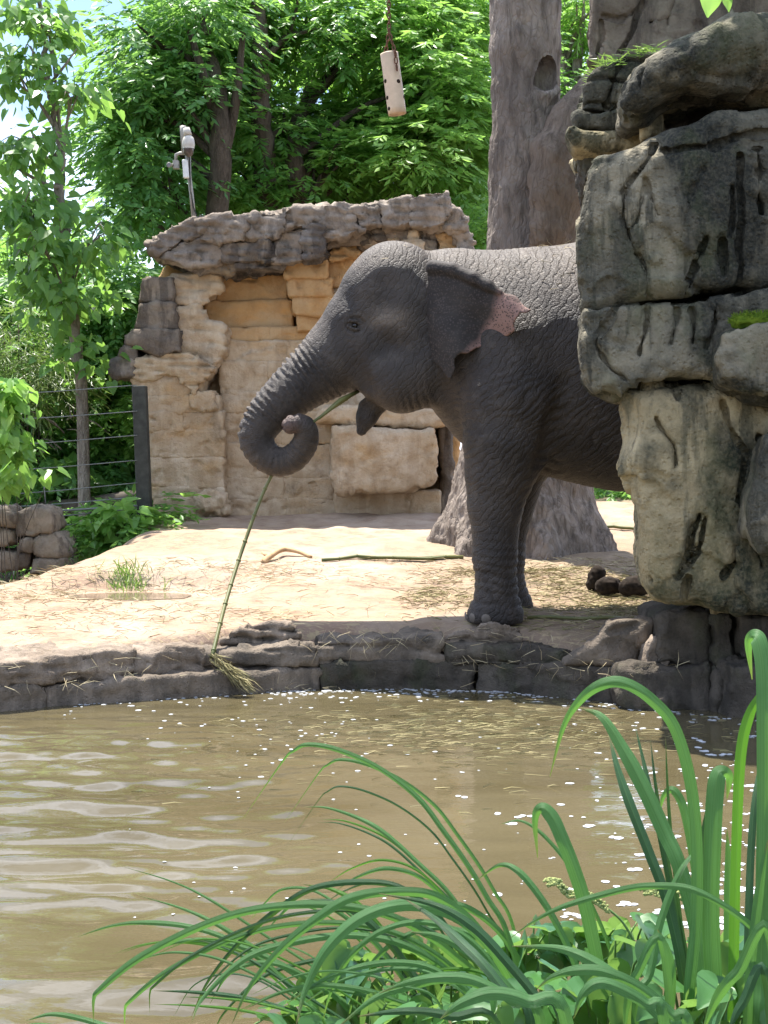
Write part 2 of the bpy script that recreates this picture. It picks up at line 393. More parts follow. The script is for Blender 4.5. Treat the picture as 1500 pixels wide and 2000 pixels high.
# ------------------------------------------------------------------ rocks
def poly_sdf(poly, X, Z):
    d = np.full(X.shape, 1e9, np.float32); sg = np.ones(X.shape, np.float32)
    n = len(poly)
    for i in range(n):
        ax, az = poly[i]; bx, bz = poly[i - 1]
        ex, ez = bx - ax, bz - az; wx, wz_ = X - ax, Z - az
        t = np.clip((wx * ex + wz_ * ez) / (ex * ex + ez * ez + 1e-12), 0, 1)
        d = np.minimum(d, (wx - ex * t) ** 2 + (wz_ - ez * t) ** 2)
        c1 = Z >= az; c2 = Z < bz; c3 = ex * wz_ > ez * wx
        sg = np.where((c1 & c2 & c3) | (~c1 & ~c2 & ~c3), -sg, sg)
    return np.sqrt(d) * sg
def pl_dist(pl, X, Z): return seg_dist(X, Z, np.array(pl, float))
def rock_mesh(name, poly, depth, r=0.04, h=0.02, seed=0, amp=0.012, low=0.03, freq=7.0, strata=None, grooves=(), bulge=0.0, taper=0.0, hollow=(), fac=0.02, ffreq=6.0, skew=0.0):
    """weathered stone: polygon (x, z) outline in metres, front face at y = 0 going back to y = depth"""
    poly = np.array(poly, float); lo = poly.min(0); hi = poly.max(0); size = max(hi - lo)
    pad = low * 1.5 + 2 * h + 0.01 + abs(bulge)
    ax = [np.arange(lo[0] - pad, hi[0] + pad + h + max(0, skew * depth), h), np.arange(-pad, depth + pad + h, h), np.arange(lo[1] - pad, hi[1] + pad + h, h)]
    X, Y, Z = np.meshgrid(*ax, indexing='ij')
    X = X.astype(np.float32); Y = Y.astype(np.float32); Z = Z.astype(np.float32)
    ca = [np.append(a[::4], a[-1] + h) for a in ax]; cg = np.stack(np.meshgrid(*ca, indexing='ij'), -1) * (2.2 / max(size, 0.25)) + seed * 3.17
    def up(A):                                   # coarse lattice -> voxel grid, linear
        for k in range(3):
            W_ = np.maximum(0, 1 - np.abs(ax[k][:, None] - ca[k][None]) / (4 * h)).astype(np.float32); W_ /= W_.sum(1, keepdims=True)
            A = np.moveaxis(np.tensordot(W_, A, (1, k)), 0, k)
        return A
    wx = low * up(vnoise(cg, 1)); wy = low * up(vnoise(cg, 2)); wz_ = low * up(vnoise(cg, 3))
    Xw, Yw, Zw = X + wx - skew * Y, Y + wy, Z + wz_
    if bulge:
        cx, cz = (lo + hi) / 2; q = ((X - cx) / (hi[0] - lo[0]) * 2) ** 2 + ((Z - cz) / (hi[1] - lo[1]) * 2) ** 2
        Yw = Yw + bulge * (1 - np.clip(q, 0, 1.6)) * np.clip(1 - Y / max(depth, 0.01), 0, 1)
    d2 = poly_sdf(poly, Xw, Zw) + taper * Yw
    dy = np.abs(Yw - depth / 2) - depth / 2
    a, b = d2 + r, dy + r
    Fv = np.sqrt(np.maximum(a, 0) ** 2 + np.maximum(b, 0) ** 2) + np.minimum(np.maximum(a, b), 0) - r
    for pl, gw, gd in grooves:
        pd = pl_dist(pl, Xw + 0.007 * np.sin(Z * 23 + seed), Zw + 0.007 * np.sin(X * 21 + seed))
        gv = np.maximum(gw, 1.0 * h) * (0.88 + 0.12 * np.sin(Z * 37 + X * 29 + seed)); gq = gv - np.sqrt(pd ** 2 + (np.maximum(Yw, 0) * gv / (gd * .8)) ** 2)
        Fv = -smin(-Fv, -gq, 0.008)
    for (hx, hy, hz, ra, rb, rc) in hollow:
        gq = 1 - np.sqrt(((X - hx) / ra) ** 2 + ((Y - hy) / rb) ** 2 + ((Z - hz) / rc) ** 2)
        Fv = -smin(-Fv, -gq * min(ra, rb, rc), 0.04)
    V, Q = nets(Fv, (ax[0][0], ax[1][0], ax[2][0]), h)
    N = vnormals(V, Q)
    pv = V + seed * 5.1
    disp = amp * (fbm(pv * freq, 4, seed, 0.55) * 0.9 - np.abs(fbm(pv * freq * 0.7 + 9, 3, seed + 9)) * 0.9 + 0.25)
    disp = disp + fac * facet(pv * np.array([ffreq, ffreq, ffreq * 1.4]) + 0.35 * vnoise(pv * 9, 3)[:, None], seed) + fac * 0.4 * facet(pv * ffreq * 2.7, seed + 4)
    if strata:
        lh, am = strata
        zc = V[:, 2] + 0.35 * lh * fbm(pv * 2.6, 2, seed + 3) + 0.06 * V[:, 0]
        ph = zc / lh - np.floor(zc / lh); ly = np.floor(zc / lh).astype(int)
        side = np.sqrt(np.clip(1 - N[:, 2] ** 2, 0, 1))
        st = (_T[(ly * 911 + seed * 77) & 65535] - 0.5) * am - am * 0.9 * np.exp(-((ph - 0.5 + 0.5 * (ph < 0)) / 0.10) ** 2) * 0 - am * 1.3 * np.exp(-(np.minimum(ph, 1 - ph) / 0.09) ** 2)
        disp = disp + st * side
    V = V + N * disp[:, None]
    return mesh_np(name, V, Q)
def stone_px(name, poly_px, d, depth, parent, material, **kw):
    W = [P(x, y, d) for x, y in poly_px]
    ox = sum(p.x for p in W) / len(W); oz = min(p.z for p in W)
    me = rock_mesh(name, [(p.x - ox, p.z - oz) for p in W], depth, **{k: v for k, v in kw.items() if k != 'grooves'},
                   grooves=[([(P(x, y, d).x - ox, P(x, y, d).z - oz) for x, y in pl], gw, gd) for pl, gw, gd in kw.get('grooves', ())])
    o = obj(name, me, material, parent)
    o.location = Vector((ox, d, oz)) - (parent.location if parent else Vector())
    return o

def rock_material(name, base, light, dark, stain, stain_amt, streak=0.5, scale=1.0, bump=0.5, moss=0.0, pit=0.6, warm=None):
    m = Mat(name); pos = m.geo()
    n1 = m.noise(pos, 1.7 * scale, 6, 0.62, 0.4); n2 = m.noise(pos, 9 * scale, 6, 0.65); n3 = m.noise(pos, 60 * scale, 4, 0.6)
    c = m.mix(m.ramp(n1, [(0.42, 0.0), (0.62, 1.0)]), base, light)
    if warm: c = m.mix(m.ramp(m.noise(m.geo((1, 1, 2.6)), 2.1 * scale, 4, 0.6), [(0.52, 0.0), (0.70, 0.8)]), c, warm)
    c = m.mix(m.ramp(n2, [(0.48, 0.0), (0.75, 0.75)]), c, dark)
    sk = m.noise(m.geo((5.5, 5.5, 0.75)), 1.0 * scale, 5, 0.6, 0.3)
    c = m.mix(m.math('MULTIPLY', m.ramp(sk, [(0.49, 0.0), (0.56, 1.0)]), streak), c, dark)
    sn = m.noise(m.geo((1.0, 1.0, 0.6)), 2.0 * scale, 5, 0.6, 0.5)
    c = m.mix(m.ramp(sn, [(0.62 - 0.2 * stain_amt, 0.0), (0.74 - 0.2 * stain_amt, 1.0 if stain_amt > 0 else 0.0)]), c, stain)
    if moss:
        ms = m.noise(m.geo((2.2, 2.2, 1.3)), 1.3 * scale, 6, 0.7)
        c = m.mix(m.math('MULTIPLY', m.ramp(ms, [(0.5, 0.0), (0.66, 1.0)]), moss), c, (0.055, 0.068, 0.025))
    c = m.mix(m.ramp(n3, [(0.4, 0.0), (0.8, 0.25)]), c, light)
    pits = m.ramp(m.vor(pos, 34 * scale, 'F1'), [(0.05, 0.0), (0.35, 1.0)])
    crk = m.ramp(m.vor(m.mix(0.12, pos, m.n('TexNoise', Vector=pos, Scale=3.0 * scale).outputs['Color']), 3.2 * scale), [(0.0, 0.0), (0.03, 1.0)])
    hgt = m.math('ADD', m.math('MULTIPLY', n2, 1.4), m.math('ADD', m.math('MULTIPLY', n3, 0.35), m.math('MULTIPLY', pits, pit * m.ramp(n1, [(0.4, 0), (0.6, 1)]).node.inputs[0].default_value if False else pit * 0.4)))
    nr = m.bump(hgt, bump, 0.03, m.bump(crk, 0.15, 0.006))
    return m.fin(c, 0.93, nr, 0.2)
MAT_TAN = rock_material('tan_rock', (0.42, 0.315, 0.20), (0.53, 0.43, 0.31), (0.27, 0.18, 0.10), (0.20, 0.145, 0.09), 0.12, 0.35, 1.0, 0.55, warm=(0.44, 0.28, 0.13))
MAT_ORANGE = rock_material('orange_rock', (0.44, 0.265, 0.115), (0.48, 0.33, 0.18), (0.33, 0.18, 0.075), (0.24, 0.14, 0.06), 0.10, 0.3, 1.0, 0.45, warm=(0.50, 0.27, 0.09))
MAT_CAP = rock_material('weathered_cap_rock', (0.21, 0.17, 0.135), (0.34, 0.285, 0.23), (0.11, 0.09, 0.07), (0.04, 0.034, 0.03), 0.26, 0.5, 1.3, 0.6)
MAT_CAPDARK = rock_material('black_stained_rock', (0.12, 0.10, 0.085), (0.25, 0.215, 0.18), (0.06, 0.05, 0.045), (0.03, 0.026, 0.024), 0.55, 0.6, 1.3, 0.6, warm=(0.30, 0.20, 0.09))
MAT_BROWNROCK = rock_material('brown_side_rock', (0.145, 0.115, 0.088), (0.26, 0.212, 0.16), (0.075, 0.06, 0.048), (0.06, 0.05, 0.042), 0.2, 0.8, 1.0, 0.5)
MAT_BOULDER = rock_material('grey_olive_boulder', (0.105, 0.096, 0.072), (0.27, 0.232, 0.16), (0.045, 0.044, 0.034), (0.022, 0.023, 0.019), 0.72, 0.9, 1.0, 0.7, moss=0.45, pit=1.0)
MAT_BOULDERTAN = rock_material('tan_streaked_boulder', (0.29, 0.23, 0.13), (0.48, 0.39, 0.235), (0.115, 0.10, 0.062), (0.028, 0.031, 0.022), 0.66, 1.0, 0.9, 0.7, moss=0.4, pit=1.0)
MAT_DARKROCK = rock_material('damp_shaded_rock', (0.065, 0.054, 0.042), (0.125, 0.105, 0.082), (0.032, 0.028, 0.023), (0.035, 0.034, 0.025), 0.3, 0.6, 1.3, 0.6, moss=0.35)  # damp rock with the shade under the boulder put into its colour
MAT_KERB = rock_material('grey_brown_kerb_rock', (0.19, 0.148, 0.11), (0.29, 0.232, 0.178), (0.09, 0.072, 0.056), (0.065, 0.055, 0.046), 0.2, 0.4, 1.4, 0.6)

MAT_KERBMID = rock_material('shaded_kerb_rock', (0.14, 0.112, 0.085), (0.225, 0.182, 0.14), (0.08, 0.068, 0.055), (0.045, 0.04, 0.034), 0.25, 0.5, 1.4, 0.6)  # darker copy of the kerb rock: boulder shade and damp in the colour

# --- the tan rock wall behind the elephant
DW = 13.8
wall = empty('rock_wall', (P(600, 1000, DW).x, DW, 0.75))
tag(wall, 'tan layered artificial rock wall with grey overhanging cap behind the elephant', 'rock wall')
# backing mass
stone_px('wall_core', [(300, 1040), (300, 820), (262, 745), (290, 560), (330, 500), (430, 440), (860, 420), (905, 470), (900, 1040)], DW + 0.42, 0.9, wall, MAT_ORANGE, r=0.05, h=0.05, seed=1, amp=0.02, low=0.04)
sd = [100]
def scratches(a, b, y0, y1):
    out = []
    for k in range(int((b - a) * (y1 - y0) / 1900) + 1):
        x = random.uniform(a + 6, b - 6); y_ = random.uniform(y0 + 5, y1 - 5); l = random.uniform(8, 26); an = random.choice([-0.9, -0.5, 0.1, 0.15, -0.1, 1.2])
        out.append(([(x, y_), (x + l * .5 * math.cos(an) + random.uniform(-2, 2), y_ + l * .5 * math.sin(an)), (x + l * math.cos(an), y_ + l * math.sin(an) + random.uniform(-3, 3))], random.uniform(.006, .011), random.uniform(.014, .03)))
    return out
def course(x0, x1, y0, y1, d, n, material, th=0.5, r=0.007, jit=3, amp=0.008, **kw):
    e = [x0] + sorted(x0 + (x1 - x0) * (k + random.uniform(-0.22, 0.22)) / n for k in range(1, n)) + [x1]
    for a, b in zip(e[:-1], e[1:]):
        j = lambda: random.uniform(-jit, jit)
        sd[0] += 1; g_ = -2.8
        mx_ = (a + b) / 2
        poly = [(a + g_, y1 - g_ + j() * .3), (a + g_ + j() * .5, (y0 + y1) / 2), (a + g_, y0 + g_ + j() * .3), (mx_, y0 + g_ + j() * .6), (b - g_, y0 + g_ + j() * .3), (b - g_ + j() * .5, (y0 + y1) / 2), (b - g_, y1 - g_ + j() * .3), (mx_, y1 - g_ + j() * .6)]
        o = stone_px('stone', poly, d + random.uniform(-0.006, 0.006), th, wall, material, r=r, h=0.02, seed=sd[0], amp=amp, low=0.010, freq=4.5, fac=0.016, ffreq=4.0, grooves=scratches(a, b, y0, y1), **kw)
# recessed middle
course(400, 560, 538, 588, DW + 0.30, 1, MAT_ORANGE); course(400, 570, 588, 640, DW + 0.26, 1, MAT_ORANGE)
course(425, 650, 640, 668, DW + 0.20, 2, MAT_ORANGE); course(430, 650, 668, 706, DW + 0.17, 2, MAT_TAN)
course(430, 690, 706, 768, DW + 0.15, 3, MAT_TAN); course(432, 690, 768, 806, DW + 0.13, 2, MAT_TAN)
course(432, 660, 806, 868, DW + 0.12, 2, MAT_TAN); course(432, 648, 868, 934, DW + 0.10, 2, MAT_TAN)
course(432, 652, 934, 975, DW + 0.08, 2, MAT_TAN); course(432, 660, 975, 1020, DW + 0.07, 2, MAT_TAN)
# the broken rib on the right of the recess, mostly above the trunk
course(558, 640, 505, 540, DW - 0.02, 1, MAT_ORANGE, jit=8); course(566, 650, 540, 578, DW + 0.02, 1, MAT_ORANGE, jit=8); course(572, 680, 578, 612, DW + 0.06, 1, MAT_ORANGE, jit=8); course(580, 700, 612, 645, DW + 0.12, 1, MAT_ORANGE, jit=6)
course(640, 900, 470, 560, DW + 0.15, 2, MAT_ORANGE); course(650, 900, 560, 700, DW + 0.2, 2, MAT_TAN); course(690, 880, 700, 800, DW + 0.18, 2, MAT_TAN)
# left pier, pale, in courses
course(258, 395, 738, 776, DW - 0.10, 1, MAT_TAN); course(270, 425, 776, 806, DW - 0.10, 1, MAT_TAN); course(284, 432, 806, 842, DW - 0.10, 2, MAT_TAN)
course(290, 436, 842, 892, DW - 0.11, 1, MAT_TAN); course(292, 436, 892, 950, DW - 0.11, 1, MAT_TAN); course(294, 436, 950, 972, DW - 0.11, 1, MAT_TAN); course(298, 436, 972, 1025, DW - 0.12, 2, MAT_TAN)
# tan mass with broken ledges above the pier
stone_px('stone', [(330, 540), (395, 520), (430, 530), (425, 560), (400, 590), (385, 600), (345, 600), (328, 570)], DW - 0.02, 0.5, wall, MAT_TAN, r=0.05, h=0.024, seed=41, amp=0.03, low=0.03, strata=(0.09, 0.02))
stone_px('stone', [(340, 596), (392, 590), (404, 622), (440, 634), (440, 690), (400, 742), (350, 735), (335, 660)], DW - 0.06, 0.5, wall, MAT_TAN, r=0.06, h=0.024, seed=42, amp=0.03, low=0.03, strata=(0.11, 0.02))
stone_px('stone', [(258, 700), (300, 690), (345, 686), (400, 700), (425, 715), (392, 752), (384, 775), (366, 760), (345, 738), (300, 742), (262, 738)], DW - 0.16, 0.5, wall, MAT_TAN, r=0.03, h=0.022, seed=43, amp=0.03, low=0.03, strata=(0.06, 0.03))
stone_px('stone', [(370, 770), (418, 760), (424, 800), (396, 806), (372, 798)], DW - 0.15, 0.3, wall, MAT_TAN, r=0.03, h=0.022, seed=44, amp=0.02, low=0.02)
# brown weathered left shoulder
stone_px('stone', [(276, 545), (300, 538), (338, 542), (340, 590), (270, 590)], DW - 0.12, 0.55, wall, MAT_BROWNROCK, r=0.025, h=0.024, seed=45, amp=0.018, low=0.02)
stone_px('stone', [(270, 591), (342, 590), (346, 645), (262, 640)], DW - 0.15, 0.6, wall, MAT_BROWNROCK, r=0.025, h=0.024, seed=46, amp=0.018, low=0.02)
stone_px('stone', [(244, 646), (264, 638), (350, 642), (352, 690), (300, 700), (258, 680), (240, 672)], DW - 0.19, 0.6, wall, MAT_BROWNROCK, r=0.03, h=0.024, seed=47, amp=0.02, low=0.02)
stone_px('stone', [(232, 690), (242, 672), (268, 682), (272, 712), (230, 708)], DW - 0.17, 0.5, wall, MAT_BROWNROCK, r=0.03, h=0.024, seed=48, amp=0.012, low=0.02)
stone_px('stone', [(210, 702), (236, 696), (262, 705), (266, 736), (222, 740), (208, 728)], DW - 0.20, 0.5, wall, MAT_CAPDARK, r=0.05, h=0.024, seed=49, amp=0.01, low=0.02)
# cap stones
caps = [
 ([(296, 476), (304, 462), (328, 442), (366, 426), (388, 424), (392, 462), (352, 470), (330, 486), (312, 498), (300, 492)], -0.22, MAT_CAP),
 ([(388, 424), (440, 421), (478, 418), (482, 462), (440, 474), (392, 466)], -0.26, MAT_CAP),
 ([(478, 418), (520, 411), (556, 407), (556, 452), (530, 470), (482, 466)], -0.26, MAT_CAP),
 ([(556, 407), (600, 404), (638, 401), (640, 436), (596, 442), (556, 448)], -0.24, MAT_CAP),
 ([(318, 500), (336, 484), (356, 472), (396, 468), (436, 476), (440, 506), (400, 518), (360, 520)], -0.20, MAT_CAP),
 ([(438, 476), (484, 466), (530, 472), (534, 508), (490, 516), (440, 512)], -0.22, MAT_CAPDARK),
 ([(366, 520), (404, 514), (446, 512), (452, 530), (412, 534), (380, 532)], -0.14, MAT_CAPDARK),
 ([(450, 514), (500, 510), (548, 508), (552, 522), (504, 526), (454, 530)], -0.12, MAT_CAPDARK),
 ([(534, 470), (560, 448), (590, 444), (592, 506), (556, 514), (536, 508)], -0.20, MAT_CAP),
 ([(588, 444), (614, 440), (632, 446), (636, 496), (618, 508), (592, 506)], -0.28, MAT_CAPDARK),
 ([(634, 402), (668, 399), (690, 402), (702, 452), (660, 462), (634, 462)], -0.27, MAT_CAP),
 ([(688, 400), (740, 394), (750, 440), (704, 446)], -0.24, MAT_CAP),
 ([(738, 394), (780, 384), (804, 384), (808, 434), (752, 442)], -0.28, MAT_CAP),
 ([(802, 384), (840, 378), (872, 377), (878, 408), (872, 436), (840, 444), (806, 436)], -0.30, MAT_CAP),
 ([(874, 402), (898, 408), (910, 426), (908, 450), (872, 452), (866, 436)], -0.22, MAT_CAP),
 ([(888, 452), (912, 448), (926, 470), (922, 496), (892, 498)], -0.18, MAT_CAP),
 ([(640, 460), (700, 452), (702, 500), (646, 512)], 0.02, MAT_ORANGE),
 ([(700, 448), (726, 448), (732, 470), (704, 480)], -0.04, MAT_BROWNROCK), ([(726, 446), (752, 446), (754, 474), (730, 474)], -0.08, MAT_BROWNROCK),
 ([(752, 444), (776, 442), (776, 478), (752, 478)], -0.06, MAT_TAN), ([(786, 470), (806, 440), (826, 474), (828, 492), (786, 492)], -0.14, MAT_TAN),
 ([(824, 444), (852, 446), (856, 494), (830, 494)], -0.08, MAT_BROWNROCK), ([(852, 450), (892, 450), (894, 500), (856, 500)], -0.10, MAT_ORANGE)]
for q, (pl, dd, mt) in enumerate(caps):
    cx_ = sum(p[0] for p in pl) / len(pl); cy_ = sum(p[1] for p in pl) / len(pl); pl = [(cx_ + (x - cx_) * 1.12, cy_ + (y_ - cy_) * 1.07) for x, y_ in pl]
    stone_px('cap_stone', pl, DW + dd + random.uniform(-.02, .02), 0.75, wall, mt, r=0.02, h=0.02, seed=200 + q, amp=0.02, low=0.025, freq=5.0, strata=(0.075, 0.020), fac=0.036, ffreq=5.0)
stone_px('cap_slab', [(340, 470), (345, 432), (440, 424), (640, 408), (868, 386), (890, 430), (888, 466), (700, 480), (440, 500)], DW - 0.06, 1.1, wall, MAT_CAP, r=0.05, h=0.045, seed=61, amp=0.03, low=0.03)
# the protruding block at the foot of the wall and the ledge above it
stone_px('ledge_stone', [(618, 826), (640, 796), (720, 790), (800, 792), (868, 800), (874, 826), (820, 838), (740, 826), (680, 832)], DW - 0.30, 0.7, wall, MAT_TAN, r=0.06, h=0.026, seed=71, amp=0.025, low=0.03)
stone_px('base_block', [(648, 834), (740, 832), (830, 840), (848, 836), (856, 880), (850, 940), (800, 956), (730, 962), (660, 966), (642, 930), (640, 880)], DW - 0.38, 0.8, wall, MAT_TAN, r=0.07, h=0.026, seed=72, amp=0.022, low=0.035, grooves=[([(655, 905), (700, 912), (760, 900)], 0.008, 0.012)])
course(656, 858, 962, 1010, DW - 0.06, 3, MAT_TAN)
stone_px('corner_stone', [(856, 800), (885, 806), (884, 1010), (852, 1008), (862, 940)], DW - 0.02, 0.8, wall, MAT_BROWNROCK, r=0.04, h=0.03, seed=73, amp=0.03, low=0.03)
stone_px('mud_clump', [(385, 1002), (390, 975), (412, 960), (432, 962), (446, 985), (446, 1004)], DW - 0.22, 0.25, wall, MAT_TAN, r=0.05, h=0.018, seed=74, amp=0.07, low=0.03, freq=11)

# --- big boulder formation on the right
bold = empty('boulder_formation', (P(1330, 1220, 8).x, 8.0, 0.1))
tag(bold, 'tall grey and tan streaked boulder formation overhanging the pond, hiding the rear of the elephant', 'boulder')
BO = [
 # upper rear face
 ('rear_stone', [(1160, 130), (1166, -60), (1560, -60), (1560, 130), (1300, 160), (1230, 150)], 8.9, 1.2, MAT_BROWNROCK, dict(r=0.05, amp=0.018, low=0.05, grooves=[([(1262, -20), (1240, 60), (1222, 110)], 0.0133, 0.075), ([(1190, 30), (1220, 42), (1240, 28)], 0.0111, 0.056), ([(1186, 40), (1182, 130)], 0.0133, 0.056), ([(1270, 45), (1300, 36)], 0.0111, 0.056), ([(1300, 50), (1312, -10)], 0.0111, 0.056)])),
 ('rear_stone', [(1128, 210), (1140, 150), (1166, 128), (1240, 95), (1330, 90), (1330, 215), (1200, 215)], 8.45, 1.0, MAT_BOULDER, dict(r=0.05, amp=0.018, low=0.04, strata=(0.16, 0.03), grooves=[([(1216, 120), (1200, 165), (1180, 210)], 0.0133, 0.094)])),
 ('rear_stone', [(1122, 214), (1200, 208), (1262, 196), (1276, 240), (1200, 256), (1122, 252)], 8.4, 1.0, MAT_BOULDER, dict(r=0.04, amp=0.018, low=0.03)),
 ('rear_stone', [(1118, 254), (1190, 256), (1272, 236), (1300, 262), (1220, 290), (1126, 284)], 8.36, 1.0, MAT_BOULDERTAN, dict(r=0.04, amp=0.018, low=0.03)),
 ('rear_stone', [(1124, 284), (1230, 278), (1300, 262), (1300, 340), (1132, 352)], 8.5, 0.9, MAT_DARKROCK, dict(r=0.04, amp=0.04, low=0.03)),
 ('rear_stone', [(1276, 180), (1560, 170), (1560, 300), (1280, 300)], 8.35, 0.8, MAT_DARKROCK, dict(r=0.05, amp=0.04, low=0.03)),
 ('pillar_stone', [(1256, 190), (1290, 180), (1296, 268), (1252, 270)], 8.05, 0.4, MAT_BOULDERTAN, dict(r=0.03, amp=0.02, low=0.02)),
 # overhanging lip
 ('lip_stone', [(1214, 190), (1222, 150), (1240, 112), (1280, 84), (1350, 52), (1430, 18), (1560, 0), (1560, 150), (1460, 152), (1390, 150), (1330, 146), (1290, 158), (1262, 186), (1236, 196)], 7.55, 0.9, MAT_BOULDER, dict(r=0.14, amp=0.025, low=0.05, grooves=[([(1254, 110), (1246, 160)], 0.0133, 0.094)], bulge=0.08)),
 ('underlip_stone', [(1262, 180), (1300, 152), (1400, 146), (1560, 150), (1560, 226), (1470, 200), (1400, 192), (1380, 176), (1330, 196), (1285, 200)], 7.9, 0.6, MAT_BOULDERTAN, dict(r=0.05, amp=0.018, low=0.04)),
 # main upper block
 ('upper_block', [(1136, 592), (1130, 500), (1130, 400), (1138, 330), (1160, 300), (1230, 282), (1262, 262), (1350, 240), (1400, 212), (1560, 190), (1560, 545), (1420, 568), (1340, 578), (1262, 580), (1180, 590)], 7.45, 1.15, MAT_BOULDER, dict(r=0.09, amp=0.018, low=0.05, bulge=0.06, grooves=[
   ([(1276, 282), (1250, 330), (1222, 370), (1218, 420), (1234, 452), (1260, 520), (1266, 575)], 0.0111, 0.075), ([(1262, 362), (1240, 440)], 0.0089, 0.056),
   ([(1256, 350), (1280, 420)], 0.0089, 0.056), ([(1366, 340), (1330, 415), (1322, 470)], .010, .035), ([(1372, 470), (1340, 540), (1330, 575)], 0.0133, 0.094),
   ([(1440, 310), (1442, 400), (1436, 560)], 0.0141, 0.094), ([(1425, 370), (1418, 460)], 0.0096, 0.075), ([(1480, 300), (1484, 420)], 0.0133, 0.094), ([(1405, 470), (1404, 540)], 0.0133, 0.094), ([(1290, 300), (1380, 296), (1440, 270), (1560, 250)], 0.0096, 0.075)])),
 # middle block
 ('middle_block', [(1140, 735), (1134, 660), (1138, 598), (1180, 593), (1262, 584), (1340, 582), (1420, 572), (1560, 550), (1560, 745), (1400, 748), (1230, 752), (1206, 776), (1160, 758)], 7.42, 1.15, MAT_BOULDER, dict(r=0.05, amp=0.025, low=0.04, grooves=[
   ([(1204, 596), (1168, 652)], 0.0111, 0.075), ([(1262, 592), (1258, 650), (1250, 695)], 0.0111, 0.075), ([(1350, 600), (1352, 680)], 0.0111, 0.075), ([(1166, 660), (1190, 720), (1220, 745)], 0.0096, 0.056), ([(1400, 590), (1380, 690)], 0.0111, 0.075), ([(1320, 600), (1310, 680)], 0.0089, 0.056)])),
 # lower tan bulk
 ('lower_bulk', [(1206, 764), (1222, 756), (1330, 752), (1560, 750), (1560, 1226), (1440, 1226), (1400, 1222), (1362, 1208), (1318, 1206), (1276, 1190), (1258, 1160), (1244, 1110), (1238, 1020), (1228, 960), (1212, 910), (1216, 860), (1210, 800)], 7.5, 1.0, MAT_BOULDERTAN, dict(r=0.11, amp=0.018, low=0.06, bulge=0.05, hollow=[(-0.23, 0.02, 1.0, .05, .10, .14)], grooves=[
   ([(1346, 1020), (1338, 1080), (1318, 1145)], 0.0133, 0.112), ([(1360, 1025), (1356, 1075), (1330, 1130)], 0.0111, 0.094), ([(1334, 1040), (1326, 1090)], 0.0089, 0.075),
   ([(1272, 822), (1296, 880), (1300, 925)], 0.0111, 0.075), ([(1394, 790), (1420, 860), (1450, 905), (1440, 1000)], 0.0111, 0.075), ([(1430, 1080), (1424, 1110), (1408, 1140)], 0.0133, 0.094), ([(1305, 755), (1308, 790)], 0.0089, 0.075),
   ([(1476, 860), (1484, 980), (1462, 1060), (1480, 1120)], 0.0133, 0.094), ([(1340, 1150), (1334, 1206)], 0.0133, 0.094)])),
 ('moss_ledge', [(1402, 700), (1408, 650), (1432, 632), (1560, 622), (1560, 790), (1470, 768), (1412, 744)], 7.12, 0.6, MAT_BOULDER, dict(r=0.05, amp=0.025, low=0.03)),
 ('side_boulder', [(1476, 900), (1490, 850), (1560, 830), (1560, 1090), (1490, 1080), (1474, 1040)], 7.15, 0.6, MAT_BOULDER, dict(r=0.10, amp=0.018, low=0.03)),
]
for q, (nm, pl, d, th, mt, kw) in enumerate(BO):
    stone_px(nm, pl, d, th, bold, mt, h=0.014, seed=300 + q, fac=0.028, ffreq=2.2, skew=0.15, **kw)

# --- base courses under the overhang, down to the water
basew = empty('rubble_base_wall', (P(1380, 1390, 8).x, 8.0, 0.0))
tag(basew, 'damp stone base wall darkened for the shade beneath the overhanging boulder at the water', 'rock wall')
for q, (pl, d, mt) in enumerate([
 ([(1288, 1300), (1290, 1210), (1330, 1200), (1392, 1200), (1394, 1300), (1340, 1302), (1318, 1290)], 8.10, MAT_DARKROCK),
 ([(1396, 1302), (1398, 1200), (1436, 1200), (1438, 1284)], 8.02, MAT_DARKROCK), ([(1442, 1290), (1442, 1200), (1560, 1200), (1560, 1296)], 7.95, MAT_DARKROCK),
 ([(1206, 1305), (1290, 1306), (1392, 1300), (1396, 1420), (1240, 1420), (1206, 1370)], 8.02, MAT_DARKROCK),
 ([(1394, 1310), (1420, 1304), (1412, 1420), (1398, 1420)], 7.95, MAT_DARKROCK), ([(1424, 1300), (1560, 1296), (1560, 1440), (1414, 1440)], 7.78, MAT_DARKROCK)]):
    stone_px('stone', pl, d, 0.7, basew, mt, r=0.035, h=0.022, seed=400 + q, amp=0.02, low=0.025)

# --- kerb stones round the pond, each one a stone of its own
def kerb_stone(label, poly, px, py, rz, depth, material, back=0.0, **kw):
    """poly in metres (x along the kerb, z up from the water); base centre from the pixel of its water-line / foot"""
    z0 = kw.pop('z0', 0.0); d = ground_depth(py, z0) + back
    c = P(px, py, d)
    me = rock_mesh('kerb_stone', poly, depth, **kw)
    o = obj('kerb_stone', me, material, None, (c.x, d, z0), (0, 0, rz))
    tag(o, label, 'stone', 'stones of the pond edge')
    return o
def ell(w_, h_, n=14, z=0, p=2.6, top=1.0):
    a = [math.pi * k / n for k in range(n + 1)]
    return [(-w_ / 2, z - 0.12)] + [(-w_ / 2 * np.sign(math.cos(t)) * abs(math.cos(t)) ** (2 / p), z + h_ * math.sin(t) ** (2 / p)) for t in a] + [(w_ / 2, z - 0.12)]
def strip(w_, h0, h1, z=-0.2): return [(-w_ / 2, z), (-w_ / 2, h0), (-w_ / 4, h0 * .75 + h1 * .25 + .01), (w_ / 4, h0 * .25 + h1 * .75 + .012), (w_ / 2, h1), (w_ / 2, z)]
def slope(x0, x1): return math.atan2(edge_y(x1) - edge_y(x0), x1 - x0)
